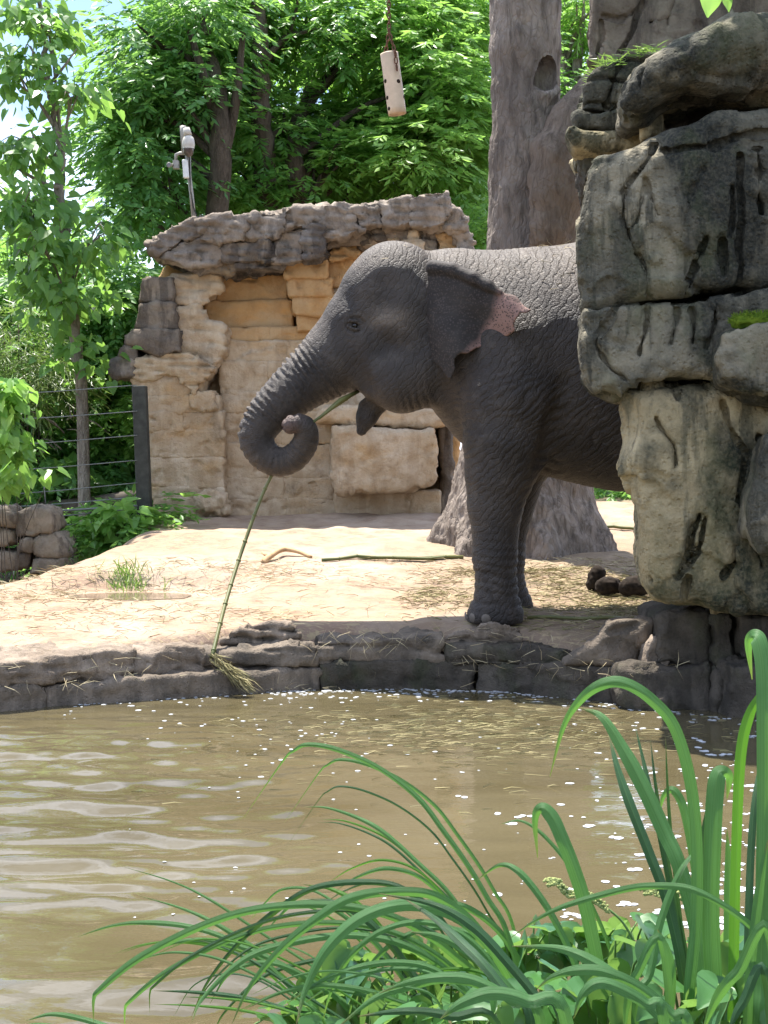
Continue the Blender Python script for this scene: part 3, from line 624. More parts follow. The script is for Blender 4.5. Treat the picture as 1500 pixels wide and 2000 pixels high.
KS = [  # x0, x1, top left, top right, material, label
 (-3.5, -2.62, .17, .17, MAT_KERB, 'low kerb stone where the pond edge leaves the picture by the puddle run-off'),
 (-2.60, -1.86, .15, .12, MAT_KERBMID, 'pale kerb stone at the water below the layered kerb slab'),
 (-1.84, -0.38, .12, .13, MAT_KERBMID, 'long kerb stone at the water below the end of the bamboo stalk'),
 (-0.36, 0.52, .15, .16, MAT_DARKROCK, 'dark kerb stone at the water left of the elephant foot'),
 (0.54, 1.26, .16, .19, MAT_DARKROCK, 'dark kerb stone at the water right of the elephant foot')]
q = 0
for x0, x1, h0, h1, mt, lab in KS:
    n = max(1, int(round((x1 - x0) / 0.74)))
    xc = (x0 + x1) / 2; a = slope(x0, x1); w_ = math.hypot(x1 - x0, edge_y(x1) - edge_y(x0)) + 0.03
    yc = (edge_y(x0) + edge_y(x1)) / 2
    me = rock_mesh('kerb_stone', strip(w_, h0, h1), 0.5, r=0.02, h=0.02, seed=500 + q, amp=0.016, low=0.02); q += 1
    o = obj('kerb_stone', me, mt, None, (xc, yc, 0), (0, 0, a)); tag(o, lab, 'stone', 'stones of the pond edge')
KU = [  # upper layer: x0, x1, z0, z1 left, z1 right, back, strata, material, label
 (-3.4, -2.42, .15, .27, .27, .06, (.06, .02), MAT_KERB, 'layered upper kerb stone at the left end of the pond edge'),
 (-2.40, -1.42, .12, .25, .28, .05, (.05, .024), MAT_KERB, 'thin layered kerb slab beside the grass bundle, lit by the sun'),
 (-1.40, -1.06, .12, .27, .26, .06, (.07, .02), MAT_KERB, 'short kerb stone holding the foot of the bamboo stalk'),
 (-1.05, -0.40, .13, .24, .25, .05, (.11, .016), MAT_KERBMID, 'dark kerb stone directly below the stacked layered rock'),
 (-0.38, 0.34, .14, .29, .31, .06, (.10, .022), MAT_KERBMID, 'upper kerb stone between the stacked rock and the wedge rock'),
 (0.36, 1.0, .15, .27, .25, .06, (.11, .018), MAT_DARKROCK, 'upper kerb stone below the wedge rock at the elephant foot')]
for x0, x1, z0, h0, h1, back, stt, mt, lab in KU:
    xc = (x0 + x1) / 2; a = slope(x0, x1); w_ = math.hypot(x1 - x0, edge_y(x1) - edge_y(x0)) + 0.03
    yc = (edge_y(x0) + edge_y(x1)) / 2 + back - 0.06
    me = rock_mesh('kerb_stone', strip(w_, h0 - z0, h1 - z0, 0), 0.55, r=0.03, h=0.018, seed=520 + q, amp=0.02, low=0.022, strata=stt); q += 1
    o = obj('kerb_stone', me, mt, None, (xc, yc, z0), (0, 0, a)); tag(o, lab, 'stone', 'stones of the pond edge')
def edge_rock(name, poly_px, d, depth, mt, label, **kw):
    o = stone_px(name, poly_px, d, depth, None, mt, **kw); tag(o, label, 'rock'); return o
edge_rock('layered_rock', [(412, 1290), (424, 1248), (470, 1222), (520, 1210), (560, 1212), (584, 1222), (592, 1248), (575, 1262), (572, 1290)], 8.78, 0.45, MAT_KERB, 'humped rock of thin stacked layers beside the bamboo stalk at the pond', r=0.05, h=0.016, seed=551, amp=0.014, low=0.02, strata=(0.062, 0.05), taper=0.25)
edge_rock('wedge_rock', [(832, 1275), (850, 1250), (890, 1228), (940, 1216), (1000, 1214), (1026, 1224), (1030, 1262), (1010, 1282)], 8.78, 0.42, MAT_KERB, 'wedge shaped grey rock at the pond edge in front of the elephant foot', r=0.05, h=0.016, seed=552, amp=0.022, low=0.025, strata=(0.085, 0.03), taper=0.3)
edge_rock('sloping_boulder', [(1098, 1306), (1104, 1280), (1160, 1248), (1180, 1216), (1230, 1206), (1278, 1200), (1288, 1216), (1286, 1240), (1262, 1270), (1252, 1306)], 8.30, 0.55, MAT_KERBMID, 'broad sloping boulder between the dung and the dark base wall', r=0.06, h=0.018, seed=553, amp=0.022, low=0.03, taper=0.25, grooves=[([(1150, 1250), (1190, 1240), (1240, 1220)], .008, .03)])
edge_rock('small_triangular_rock', [(1256, 1304), (1262, 1270), (1282, 1246), (1296, 1262), (1312, 1290), (1300, 1306)], 8.14, 0.4, MAT_KERB, 'small triangular reddish rock wedged beside the dark base wall', r=0.02, h=0.014, seed=554, amp=0.015, low=0.015)

# ------------------------------------------------------------------ elephant
DE = 9.4; EZ = 0.355
EO = Vector((P(1000, 1213, DE).x, DE, EZ))
ele = empty('elephant', EO); tag(ele, 'dark grey elephant standing at the pond with curled trunk holding a bamboo stalk', 'elephant')
def E(px, py, dy, rpx):
    d = DE + dy; p = P(px, py, d) - EO
    return (p.x, p.y, p.z, M(rpx, d))
FE = Field((-2.0, -0.85, -0.03), (3.0, 0.85, 2.75), 0.0115)
# trunk of the body
FE.chain([E(1000, 690, 0, 188), E(1100, 705, 0, 219), E(1215, 712, 0, 240), E(1400, 705, 0, 245), E(1560, 715, 0, 215), E(1640, 740, 0, 175)], 0.10, 0.80)
# neck and chest
FE.chain([E(800, 600, 0, 100), E(885, 612, 0, 118), E(995, 642, 0, 147)], 0.12, 0.82)
FE.chain([E(925, 700, 0, 92), E(948, 760, 0, 88), E(950, 815, 0, 66)], 0.10, 0.95)
# near foreleg
def foreleg(s, dx):
    y = 0.30 * s
    FE.chain([E(1015 + dx, 690, y * 0.9, 112), E(1010 + dx, 780, y * 1.05, 106), E(990 + dx, 865, y * 1.05, 84)], 0.07, 0.85)
    FE.chain([E(990 + dx, 865, y * 1.05, 84), E(977 + dx, 925, y, 66), E(968 + dx, 985, y, 52), E(967 + dx, 1090, y, 42), E(970 + dx, 1150, y, 40), E(969 + dx, 1185, y, 44)], 0.05, 1.0)
    FE.chain([E(962 + dx, 1192, y, 42), E(976 + dx, 1192, y, 43)], 0.04, 1.0)
    FE.chain([E(938 + dx, 1203, y, 26), E(990 + dx, 1203, y, 30)], 0.05, 1.6)
foreleg(-1, 0)
# far foreleg, set a little back
y = 0.30
FE.chain([E(1015, 700, y, 112), E(1010, 865, y, 82), E(990, 960, y, 58), E(986, 1000, y, 50), E(982, 1090, y, 41), E(985, 1150, y, 39), E(995, 1176, y, 40)], 0.06, 0.9)
FE.chain([E(980, 1186, y, 34), E(1008, 1188, y, 32)], 0.05, 1.2)
for s, dx in ((-1, 0), (1, 60)):
    y = 0.32 * s
    FE.chain([E(1560 + dx, 740, y * .8, 165), E(1545 + dx, 900, y, 105), E(1535 + dx, 1000, y, 66), E(1562 + dx, 1090, y, 50), E(1566 + dx, 1150, y, 46), E(1562 + dx, 1190, y, 48)], 0.07, 0.85)
    FE.chain([E(1540 + dx, 1202, y, 28), E(1585 + dx, 1202, y, 28)], 0.05, 1.5)
# head
for s in (-1, 1):
    FE.cone(E(772, 568, .095 * s, 0)[:3], E(800, 600, .10 * s, 0)[:3], M(95, DE), M(96, DE), 0.05, 0.85)       # the two domes
    FE.chain([E(722, 580, .10 * s, 62), E(686, 636, .085 * s, 52), E(660, 690, .05 * s, 46)], 0.06, 0.9)         # brow to trunk base
    FE.chain([E(697, 618, .20 * s, 26), E(735, 606, .24 * s, 26)], 0.05, 0.8)                                      # eye ridge
    FE.chain([E(772, 626, .23 * s, 46), E(815, 650, .22 * s, 52)], 0.07, 0.75)                                     # cheek bone
    FE.chain([E(742, 722, .13 * s, 56), E(786, 735, .15 * s, 66), E(838, 716, .15 * s, 76)], 0.08, 0.85)           # jaw
    FE.chain([E(722, 664, .17 * s, 48), E(728, 705, .15 * s, 44)], 0.06, 0.8)                                      # below the eye
FE.chain([E(720, 640, 0, 85), E(760, 700, 0, 84), E(830, 690, 0, 84)], 0.08, 0.85)
for s in (-1, 1):
    FE.cone(E(748, 556, .44 * s, 0)[:3], E(740, 592, .43 * s, 0)[:3], 0.105, 0.085, 0.08, 1.0, True)                 # hollow temple
    FE.cone(E(693, 724, .30 * s, 0)[:3], E(706, 756, .26 * s, 0)[:3], 0.075, 0.07, 0.05, 1.0, True)                 # hollow in front of the jaw
    FE.cone(E(690, 634, .31 * s, 0)[:3], E(694, 634, .31 * s, 0)[:3], 0.055, 0.055, 0.03, 1.0, True)               # eye socket
for s in (-1, 1):
    FE.chain([E(1104, 745, .60 * s, 14), E(1092, 820, .57 * s, 24), E(1068, 905, .46 * s, 26)], 0.05, 1.0, True)      # crease behind the foreleg
    FE.chain([E(848, 705, .40 * s, 12), E(862, 770, .34 * s, 20), E(872, 815, .26 * s, 18)], 0.05, 1.0, True)      # crease between jaw and neck
# lower lip
FE.chain([E(752, 756, 0, 44), E(730, 782, 0, 27), E(716, 815, 0, 19), E(706, 841, 0, 10)], 0.035, 0.9)
FE.chain([E(690, 776, 0, 14), E(712, 764, 0, 13), E(730, 756, 0, 9)], 0.02, 2.6, True)       # the open mouth
# trunk: a curl that brings the tip back over the bamboo
TR = np.array([E(668, 688, 0, 75), E(640, 712, 0, 66), E(598, 744, 0, 55), E(556, 778, -.01, 47), E(522, 812, -.02, 40), E(501, 850, -.03, 35), E(512, 884, -.04, 31), E(541, 902, -.06, 28.5), E(572, 895, -.09, 27), E(595, 868, -.13, 25), E(599, 842, -.17, 22), E(590, 828, -.19, 19), E(574, 828, -.195, 17.5), E(566, 831, -.195, 17)])
TRS = smooth_path(TR, 8)
FT = Field((-2.0, -0.40, 0.6), (-0.7, 0.35, 2.2), FE.h)
# resample onto the body's grid
i0 = [int(round((FT.lo[k] - FE.lo[k]) / FE.h)) for k in range(3)]
FT = Field([FE.lo[k] + i0[k] * FE.h for k in range(3)], (-0.7, 0.35, 2.2), FE.h)
for a, b in zip(TRS[:-1], TRS[1:]): FT.cone(a[:3], b[:3], a[3], b[3], 0.004)
ti = E(560, 833, -.20, 0)
FT.cone(ti[:3], E(572, 831, -.20, 0)[:3], 0.026, 0.014, 0.012, 1.0, True)         # the nostril
sh = FT.F.shape
sl = tuple(slice(i0[k], i0[k] + sh[k]) for k in range(3))
FE.F[sl] = smin(FE.F[sl], FT.F, 0.05)
FE.F[:, :, :3] = np.maximum(FE.F[:, :, :3], (0.004 - FE.ax[2][None, None, :3]) * np.ones((*FE.F.shape[:2], 3), np.float32))
V, Q = FE.mesh()
N = vnormals(V, Q)
# arc length along the trunk
seg = np.linalg.norm(np.diff(TRS[:, :3], axis=0), axis=1); cum = np.concatenate([[0], np.cumsum(seg)])
near = np.where((V[:, 0] < -0.70) & (V[:, 2] > 0.75))[0]
ts = np.full(len(V), -1.0); tm = np.zeros(len(V))
dmat = np.full(len(near), 9.0); bs = np.zeros(len(near)); br = np.zeros(len(near))
for k in range(len(TRS) - 1):
    a, b = TRS[k], TRS[k + 1]; u = b[:3] - a[:3]; t = np.clip(((V[near] - a[:3]) @ u) / (u @ u), 0, 1)
    rr = a[3] + (b[3] - a[3]) * t
    dd = np.linalg.norm(V[near] - a[:3] - t[:, None] * u, axis=1) - rr
    b_ = dd < dmat; dmat = np.where(b_, dd, dmat); bs = np.where(b_, cum[k] + t * seg[k], bs); br = np.where(b_, rr, br)
ts[near] = bs; tm[near] = smooth01(0.07, 0.01, np.abs(dmat)) * smooth01(0.0, 0.16, bs)
# skin relief: rings on the trunk, folds on neck, shoulder and legs
jit = 0.018 * fbm(V * 9, 2, 3)
ring = np.sin((ts + jit) * 2 * np.pi / 0.042) * (0.6 + 0.8 * fbm(V * 14, 2, 8)); top = smooth01(-0.6, 0.5, N[:, 2] - N[:, 0] * 0.8)
ra = np.interp(ts, [0, 0.25, 0.8, 1.3, 2.2], [0.009, 0.013, 0.009, 0.005, 0.0016]) * (0.35 + 0.65 * top)
disp = tm * ra * np.where(ring > 0, ring, ring * 1.3)
def folds(V, ang, lam, warp, seed):
    c, s = math.cos(R(ang)), math.sin(R(ang))
    u = V[:, 0] * c + V[:, 2] * s + warp * fbm(V * 3.0, 3, seed)
    f = np.abs(((u / lam) % 1.0) * 2 - 1); return -np.exp(-(f / 0.35) ** 2) * (0.5 + 0.7 * fbm(V * 6, 2, seed + 5))
side = smooth01(0.2, 0.7, np.abs(N[:, 1]))
sh_ = np.exp(-(((V[:, 0] - 0.10) / 0.42) ** 2 + ((V[:, 2] - 1.15) / 0.40) ** 2))
disp += 0.022 * sh_ * folds(V, 118, 0.050, 0.16, 12) * (1 - tm)
nk = np.exp(-(((V[:, 0] + 0.05) / 0.22) ** 2 + ((V[:, 2] - 2.2) / 0.16) ** 2)); disp += 0.013 * nk * folds(V, 20, 0.04, 0.10, 14)
lg = smooth01(0.75, 0.3, V[:, 2]); disp += 0.014 * lg * folds(V, 90, 0.05, 0.09, 16) * smooth01(0.02, 0.1, V[:, 2])
ck = np.exp(-(((V[:, 0] + 0.62) / 0.2) ** 2 + ((V[:, 2] - 1.45) / 0.25) ** 2)); disp += 0.011 * ck * folds(V, 12, 0.045, 0.07, 18) * (1 - tm)
disp += 0.006 * fbm(V * 3.3, 3, 20) * (1 - tm)
for s in (-1, 1):
    e0 = np.array(E(693, 634, -.28, 0)[:3]); rr_ = np.hypot(V[:, 0] - e0[0], (V[:, 2] - e0[2]) * 1.15); disp += 0.007 * np.cos(rr_ * 2 * np.pi / 0.036 + fbm(V * 12, 2, 5)) * np.exp(-(rr_ / 0.085) ** 2) * (V[:, 1] * s > 0.1)
V2 = V + N * disp[:, None]
N_top = N[:, 2].copy()
dust_light = smooth01(0.1, 0.75, N[:, 2]) * (V[:, 2] > 1.6)
back = smooth01(0.02, 0.35, V[:, 0]) * smooth01(1.85, 2.25, V[:, 2]) * smooth01(-0.2, 0.5, N[:, 2])

m = Mat('elephant_skin'); pos = m.co()
n1 = m.noise(pos, 2.6, 5, 0.6); n2 = m.noise(pos, 11, 6, 0.65); n3 = m.noise(pos, 75, 3, 0.6)
c = m.mix(m.ramp(n1, [(0.35, 0.0), (0.68, 1.0)]), (0.026, 0.020, 0.0165), (0.057, 0.044, 0.035))
c = m.mix(m.ramp(n2, [(0.50, 0.0), (0.75, 0.6)]), c, (0.10, 0.081, 0.066))
fx = m.attr('face'); c = m.mix(m.math('MULTIPLY', fx, m.ramp(n2, [(0.3, 0.3), (0.7, 1.0)])), c, (0.21, 0.165, 0.125))
c = m.mix(m.math('MULTIPLY', m.attr('back'), m.ramp(n3, [(0.35, 0.25), (0.65, 0.85)])), c, (0.115, 0.087, 0.064))
c = m.mix(m.attr('tip'), c, (0.10, 0.065, 0.055))
cr1 = m.ramp(m.vor(m.mix(0.06, pos, m.n('TexNoise', Vector=pos, Scale=9.0).outputs['Color']), 26), [(0.0, 0.0), (0.10, 1.0)])
cr2 = m.ramp(m.vor(m.co((1, 1, 1.9), (0.0, 0.5, 0.2)), 52), [(0.0, 0.0), (0.16, 1.0)])
wr = m.n('TexWave', wave_type='BANDS', bands_direction='DIAGONAL'); m.set(wr.inputs['Vector'], m.co((1.0, 0.4, -0.75)))
wr.inputs['Scale'].default_value = 14; wr.inputs['Distortion'].default_value = 7; wr.inputs['Detail'].default_value = 3; wr.inputs['Detail Scale'].default_value = 1.4
w2 = m.ramp(wr.outputs['Fac'], [(0.0, 0.0), (0.35, 1.0)])
rg = m.math('SINE', m.math('MULTIPLY', m.math('ADD', m.attr('ts'), m.math('MULTIPLY', m.noise(pos, 9, 3), 0.05)), 2 * math.pi / 0.0155))
rg = m.math('MULTIPLY', m.ramp(rg, [(0.0, 0.0), (0.7, 1.0)]), m.attr('tm'))
notr = m.math('SUBTRACT', m.math('SUBTRACT', 1.0, m.math('MULTIPLY', m.attr('tm'), 0.75)), m.math('MULTIPLY', m.attr('sm'), 0.35))
hgt = m.math('ADD', m.math('MULTIPLY', m.math('ADD', m.math('MULTIPLY', w2, 1.1), m.math('MULTIPLY', cr1, 0.25)), notr), m.math('ADD', m.math('MULTIPLY', cr2, 0.35), m.math('MULTIPLY', rg, 0.8)))
c = m.mix(m.math('MULTIPLY', m.math('SUBTRACT', 1.0, cr1), 0.45), c, (0.035, 0.03, 0.027))
nr = m.bump(hgt, 0.55, 0.010, m.bump(n3, 0.3, 0.003))
MAT_SKIN = m.fin(c, 0.62, nr, 0.38)
tipa = smooth01(cum[-1] - 0.10, cum[-1] - 0.01, ts) * tm
fdx, fdz = V[:, 0] + 0.78, V[:, 2] - 1.86
facea = 1.0 * np.exp(-((fdx / 0.13) ** 2 + (fdz / 0.06) ** 2)) * side + 0.55 * smooth01(0.3, 1.2, ts) * smooth01(1.5, 0.9, ts) * tm * top * 0.6 + 0.40 * dust_light * (V[:, 0] < 0.15) * (0.6 + 0.6 * fbm(V * 6, 3, 33))  # highlights painted in with the dust on brow, trunk top and upward skin
me = mesh_np('elephant_body', V2, Q, True, dict(ts=ts, tm=tm, tip=np.clip(tipa, 0, 1), back=back, face=np.clip(facea, 0, 1), sm=smooth01(-0.30, -0.50, V[:, 0]) * (1 - tm)))
obj('body', me, MAT_SKIN, ele)

# ears: thin sheets folded over at the top edge
m = Mat('elephant_ear'); pos = m.co()
n1 = m.noise(pos, 5, 5, 0.6); n2 = m.noise(pos, 16, 5, 0.6)
c = m.mix(m.ramp(n1, [(0.35, 0.0), (0.7, 1.0)]), (0.022, 0.018, 0.016), (0.044, 0.037, 0.032))
c = m.mix(m.ramp(m.math('ADD', m.attr('pink'), m.math('MULTIPLY', m.math('SUBTRACT', m.noise(pos, 14, 4), 0.5), 0.5)), [(0.22, 0.0), (0.72, 1.0)]), c, (0.25, 0.15, 0.125))
dots = m.ramp(m.math('ADD', m.vor(pos, 70, 'F1'), m.math('MULTIPLY', m.noise(pos, 30, 2), 0.4)), [(0.50, 1.0), (0.62, 0.0)])
c = m.mix(m.math('MULTIPLY', dots, 0.9), c, (0.06, 0.045, 0.04))
MAT_EAR = m.fin(c, 0.75, m.bump(m.math('ADD', n2, m.math('MULTIPLY', m.noise(m.co((1, 1, 3), (0, 0.7, 0)), 22, 3), 0.6)), 0.5, 0.012), 0.3)
def ear(sgn):
    d = DE - 0.46
    out = [(846, 515), (900, 534), (952, 566), (988, 578), (1028, 612), (1006, 620), (998, 652), (968, 661), (936, 680), (897, 692), (889, 704), (884, 738), (866, 724), (848, 702), (832, 670), (826, 620), (832, 560)]
    W = [P(x, y, d) - EO for x, y in out]; poly = [(p.x, p.z) for p in W]
    pk = [(972, 574), (1034, 606), (1014, 625), (1004, 662), (932, 692), (905, 694), (940, 660), (962, 615)]
    pkw = [((P(x, y, d) - EO).x, (P(x, y, d) - EO).z) for x, y in pk]
    lo = np.min(poly, 0) - 0.05; hi = np.max(poly, 0) + 0.05; h = 0.0085
    ax = [np.arange(lo[0], hi[0], h), np.arange(-0.72, -0.24, h), np.arange(lo[1], hi[1], h)]
    X, Y, Z = np.meshgrid(*ax, indexing='ij')
    x0 = W[0].x - 0.05; u = np.clip((X - x0) / 0.62, 0, 1.1)
    zt = (Z - np.mean([p.z for p in W]))
    yc = -0.285 - 0.37 * u ** 0.8 - 0.07 * np.sin(u * 7.5 + 2.5 * zt) * np.clip(0.6 - zt, 0, 1) - 0.04 * np.sin(Z * 15 + u * 6) * u + 0.10 * np.clip(-zt, 0, 1)
    d2 = poly_sdf(poly, X + 0.008 * np.sin(Z * 60), Z + 0.008 * np.sin(X * 55)); th = 0.011 + 0.012 * (1 - u)
    Fv = np.maximum(d2, np.abs(Y - yc) - th) - 0.003
    F_ = Field((ax[0][0], ax[1][0], ax[2][0]), (ax[0][-1], ax[1][-1], ax[2][-1]), h)
    F_.F = Fv.astype(np.float32); F_.ax = [a.astype(np.float32) for a in ax]
    rp = [(848, 518, 15), (885, 526, 13), (925, 545, 12), (952, 562, 10), (972, 576, 5)]
    def yz(px): 
        uu = min(max((P(px, 540, d).x - EO.x - x0) / 0.62, 0), 1.1); return -0.30 - 0.37 * uu ** 0.8
    F_.chain([((P(x, y_, d) - EO).x, yz(x) - 0.012, (P(x, y_, d) - EO).z, M(r_, d)) for x, y_, r_ in rp], 0.02)
    Ve, Qe = F_.mesh()
    pink = 0.5 - poly_sdf(pkw, Ve[:, 0].astype(np.float32), Ve[:, 2].astype(np.float32)) * 9
    Ne = vnormals(Ve, Qe); Ve = Ve + Ne * (0.005 * fbm(Ve * 9, 3, 4))[:, None]
    if sgn > 0: Ve = Ve * np.array([1, -1, 1]); Qe = Qe[:, ::-1]
    obj('ear', mesh_np('ear', Ve, Qe, True, dict(pink=np.clip(pink, 0, 1))), MAT_EAR, ele)
ear(-1); ear(1)
# eyes with lids
m = Mat('eye'); MAT_EYE = m.fin((0.012, 0.008, 0.006), 0.12, None, 0.6)
def surf_y(px, py, sgn=-1):
    p = P(px, py, DE - 0.3) - EO
    dd = (V2[:, 0] - p.x) ** 2 + (V2[:, 2] - p.z) ** 2; k = np.where((dd < 0.03 ** 2) & (V2[:, 1] * sgn > 0))[0]
    return p.x, float(np.max(np.abs(V2[k, 1]))), p.z
ex, eyy, ez = surf_y(693, 634)
for s in (-1, 1):
    e = obj('eye', MB().lathe([(0.0005, -0.022), (0.012, -0.018), (0.02, -0.008), (0.022, 0), (0.02, 0.008), (0.012, 0.018), (0.0005, 0.022)], sides=16).mesh('eye'), MAT_EYE, ele, (ex, s * (eyy - 0.026), ez))
    for nm, sg, rr in (('upper_eyelid', 1, 0.013), ('lower_eyelid', -1, 0.011)):
        pts = [(ex + 0.045 * math.cos(t), s * (eyy - 0.018 + 0.012 * math.sin(t)), ez + sg * (0.006 + 0.020 * math.sin(t)) - 0.01 * math.cos(t)) for t in np.linspace(0, math.pi, 9)]
        obj(nm, MB().tube(np.array(pts) - np.array(e.location), [0.005, .009, rr, rr, rr, rr, rr, .009, 0.005], 8).mesh(nm), MAT_SKIN, e)
# toenails on the visible forefeet
m = Mat('toenail'); MAT_NAIL = m.fin(m.mix(m.noise(m.co(), 30, 3), (0.11, 0.09, 0.075), (0.17, 0.145, 0.12)), 0.7, None, 0.3)
nail = MB().lathe([(0.0005, 0.016), (0.014, 0.014), (0.026, 0.007), (0.031, -0.004)], sides=12).mesh('toenail')
fx_, fz_ = (P(940, 1203, DE - .3) - EO).x, 0.035
for fxx, fy in ((E(958, 1203, -.3, 0)[0], -0.30), (E(985, 1195, .3, 0)[0], 0.30)):
    for k, a in enumerate((-75, -38, 0, 38, 75)):
        rr = 0.155; o = obj('toenail', nail, MAT_NAIL, ele, (fxx - rr * math.cos(R(a)) * .93, fy + rr * math.sin(R(a)) * 0.95, fz_), (0, -math.pi / 2 - 0.35, -R(a)))
        o.scale = (1.15, 1, 0.8)
# tail
tp = [E(1800, 640, 0, 0)[:3], E(1835, 720, .02, 0)[:3], E(1845, 850, .04, 0)[:3], E(1835, 980, .05, 0)[:3]]
obj('tail', MB().tube(smooth_path(tp, 5), np.linspace(0.05, 0.018, 16), 8).mesh('tail'), MAT_SKIN, ele)

# ------------------------------------------------------------------ bare tree trunk behind the elephant
def bark_material(name, a, b, dark, scale=1.0, strength=0.8):
    m = Mat(name); pos = m.geo()
    n1 = m.noise(pos, 1.6, 5, 0.6); n2 = m.noise(m.geo((9 * scale, 9 * scale, 2.2 * scale)), 1.6, 6, 0.65, 0.6)
    vr = m.ramp(m.vor(m.mix(0.10, m.geo((1, 1, 0.38)), m.n('TexNoise', Vector=pos, Scale=5.0).outputs['Color']), 30 * scale), [(0.0, 0.0), (0.2, 1.0)])
    c = m.mix(m.ramp(n1, [(0.35, 0.0), (0.65, 1.0)]), a, b)
    c = m.mix(m.ramp(n2, [(0.46, 0.0), (0.64, 0.8)]), c, dark)
    c = m.mix(m.math('MULTIPLY', m.math('SUBTRACT', 1.0, vr), 0.15), c, dark)
    return m.fin(c, 0.93, m.bump(m.math('ADD', m.math('MULTIPLY', vr, 0.2), n2), strength, 0.03), 0.2)
MAT_BIGBARK = bark_material('grey_brown_bark', (0.16, 0.13, 0.108), (0.31, 0.26, 0.218), (0.08, 0.064, 0.053))
MAT_BARK = bark_material('dark_bark', (0.075, 0.058, 0.043), (0.13, 0.105, 0.082), (0.035, 0.028, 0.02), 1.6)
MAT_PALEBARK = bark_material('pale_bark', (0.22, 0.19, 0.155), (0.34, 0.30, 0.25), (0.11, 0.09, 0.07), 1.6)
DT = 12.0
bo = Vector((P(1020, 1040, DT).x, DT, 0.66))
bt = empty('big_tree_trunk', bo); tag(bt, 'thick pinkish brown tree trunk with knot hole and flared foot behind the elephant', 'tree')
def T_(px, py, dy, r): p = P(px, py, DT + dy) - bo; return (p.x, p.y, p.z, M(r, DT))
FT = Field((-0.95, -0.95, -0.35), (1.0, 0.95, 5.6), 0.019)
FT.chain([T_(1018, 1090, 0, 168), T_(1018, 1040, 0, 150), T_(1022, 950, 0, 132), T_(1026, 850, 0, 122), T_(1030, 700, 0, 104), T_(1032, 500, 0, 80), T_(1029, 300, 0, 72), T_(1026, 100, 0, 69), T_(1024, -120, 0, 67), T_(1028, -330, 0, 64)], 0.05)
for a in range(7):
    an = a * 0.9 + 0.4
    FT.cone((0.30 * math.cos(an), 0.30 * math.sin(an), 0.45), (0.76 * math.cos(an), 0.76 * math.sin(an), -0.12), 0.18, 0.10, 0.12)
kh = T_(1068, 150, -0.25, 0); FT.cone(T_(1066, 134, -0.19, 0)[:3], T_(1064, 168, -0.21, 0)[:3], 0.085, 0.10, 0.02, 1.0, True)
FT.chain([T_(1046, 172, -0.22, 9), T_(1058, 186, -0.25, 9), T_(1076, 186, -0.24, 9), T_(1088, 176, -0.18, 9)], 0.03)
V, Q = FT.mesh(); N = vnormals(V, Q)
lo_ = smooth01(1.3, 0.2, V[:, 2])
V = V + N * (0.012 * fbm(V * np.array([20, 20, 5]), 3, 23) - 0.012 * np.abs(fbm(V * np.array([26, 26, 9]), 2, 28)) + 0.012 * fbm(V * np.array([8, 8, 2.4]), 4, 3) - 0.022 * np.abs(fbm(V * np.array([10, 10, 5]), 3, 8)) + 0.03 * fbm(V * 2.1, 3, 4))[:, None] * (1 + 0.8 * lo_)[:, None]
obj('trunk', mesh_np('trunk', V, Q), MAT_BIGBARK, bt)
FL = Field((0.0, -0.75, 1.6), (1.9, 0.5, 5.2), 0.026)
FL.chain([T_(1052, 520, -0.18, 52), T_(1072, 450, -0.28, 56), T_(1088, 380, -0.34, 55), T_(1094, 312, -0.34, 54), T_(1124, 246, -0.28, 54), T_(1185, 165, -0.2, 46), T_(1262, 60, -0.18, 42), T_(1330, -60, -0.16, 38)], 0.04)
FL.cone(T_(1068, 296, -0.30, 0)[:3], T_(1075, 320, -0.30, 0)[:3], 0.12, 0.10, 0.08)
FL.cone(T_(1066, 345, -0.46, 0)[:3], T_(1064, 338, -0.46, 0)[:3], 0.03, 0.03, 0.02, 1.0, True)
V, Q = FL.mesh(); N = vnormals(V, Q)
V = V + N * (0.04 * fbm(V * 4.5, 4, 13) - 0.03 * np.abs(fbm(V * np.array([9, 9, 5]), 3, 18)))[:, None]
obj('limb', mesh_np('limb', V, Q), bark_material('brown_limb_bark', (0.15, 0.115, 0.088), (0.23, 0.18, 0.14), (0.08, 0.06, 0.045)), bt)

# ------------------------------------------------------------------ foliage
def leaf_material(name, a, b, young=None, trans=0.4, rough=0.36, spec=0.5):
    m = Mat(name); r = m.attr('rnd')
    c = m.mix(m.ramp(r, [(0.1, 0.0), (0.9, 1.0)]), a, b)
    if young: c = m.mix(m.ramp(r, [(0.80, 0.0), (0.97, 1.0)]), c, young)
    m.fin(c, rough, None, spec)
    tr = m.n('BsdfTranslucent'); m.set(tr.inputs['Color'], m.mix(0.5, c, (0.42, 0.70, 0.12)))
    mx = m.n('MixShader'); mx.inputs[0].default_value = trans
    m.nt.links.new(m.bsdf.outputs[0], mx.inputs[1]); m.nt.links.new(tr.outputs[0], mx.inputs[2]); m.nt.links.new(mx.outputs[0], m.out.inputs[0])
    return m.m
LEAF_MID = leaf_material('mid_green_leaf', (0.07, 0.19, 0.04), (0.15, 0.33, 0.075), (0.26, 0.44, 0.10), 0.55)
LEAF_DARK = leaf_material('dark_green_leaf', (0.06, 0.17, 0.055), (0.13, 0.30, 0.085), (0.22, 0.40, 0.12), 0.52)
LEAF_BRIGHT = leaf_material('bright_green_leaf', (0.11, 0.25, 0.05), (0.21, 0.40, 0.085), (0.32, 0.50, 0.13), 0.55)
LEAF_CATALPA = leaf_material('broad_heart_leaf', (0.06, 0.165, 0.03), (0.12, 0.26, 0.055), (0.21, 0.36, 0.08), 0.48)
LEAF_BAMBOO = leaf_material('bamboo_leaf', (0.07, 0.12, 0.03), (0.17, 0.21, 0.06), (0.33, 0.33, 0.14), 0.35)

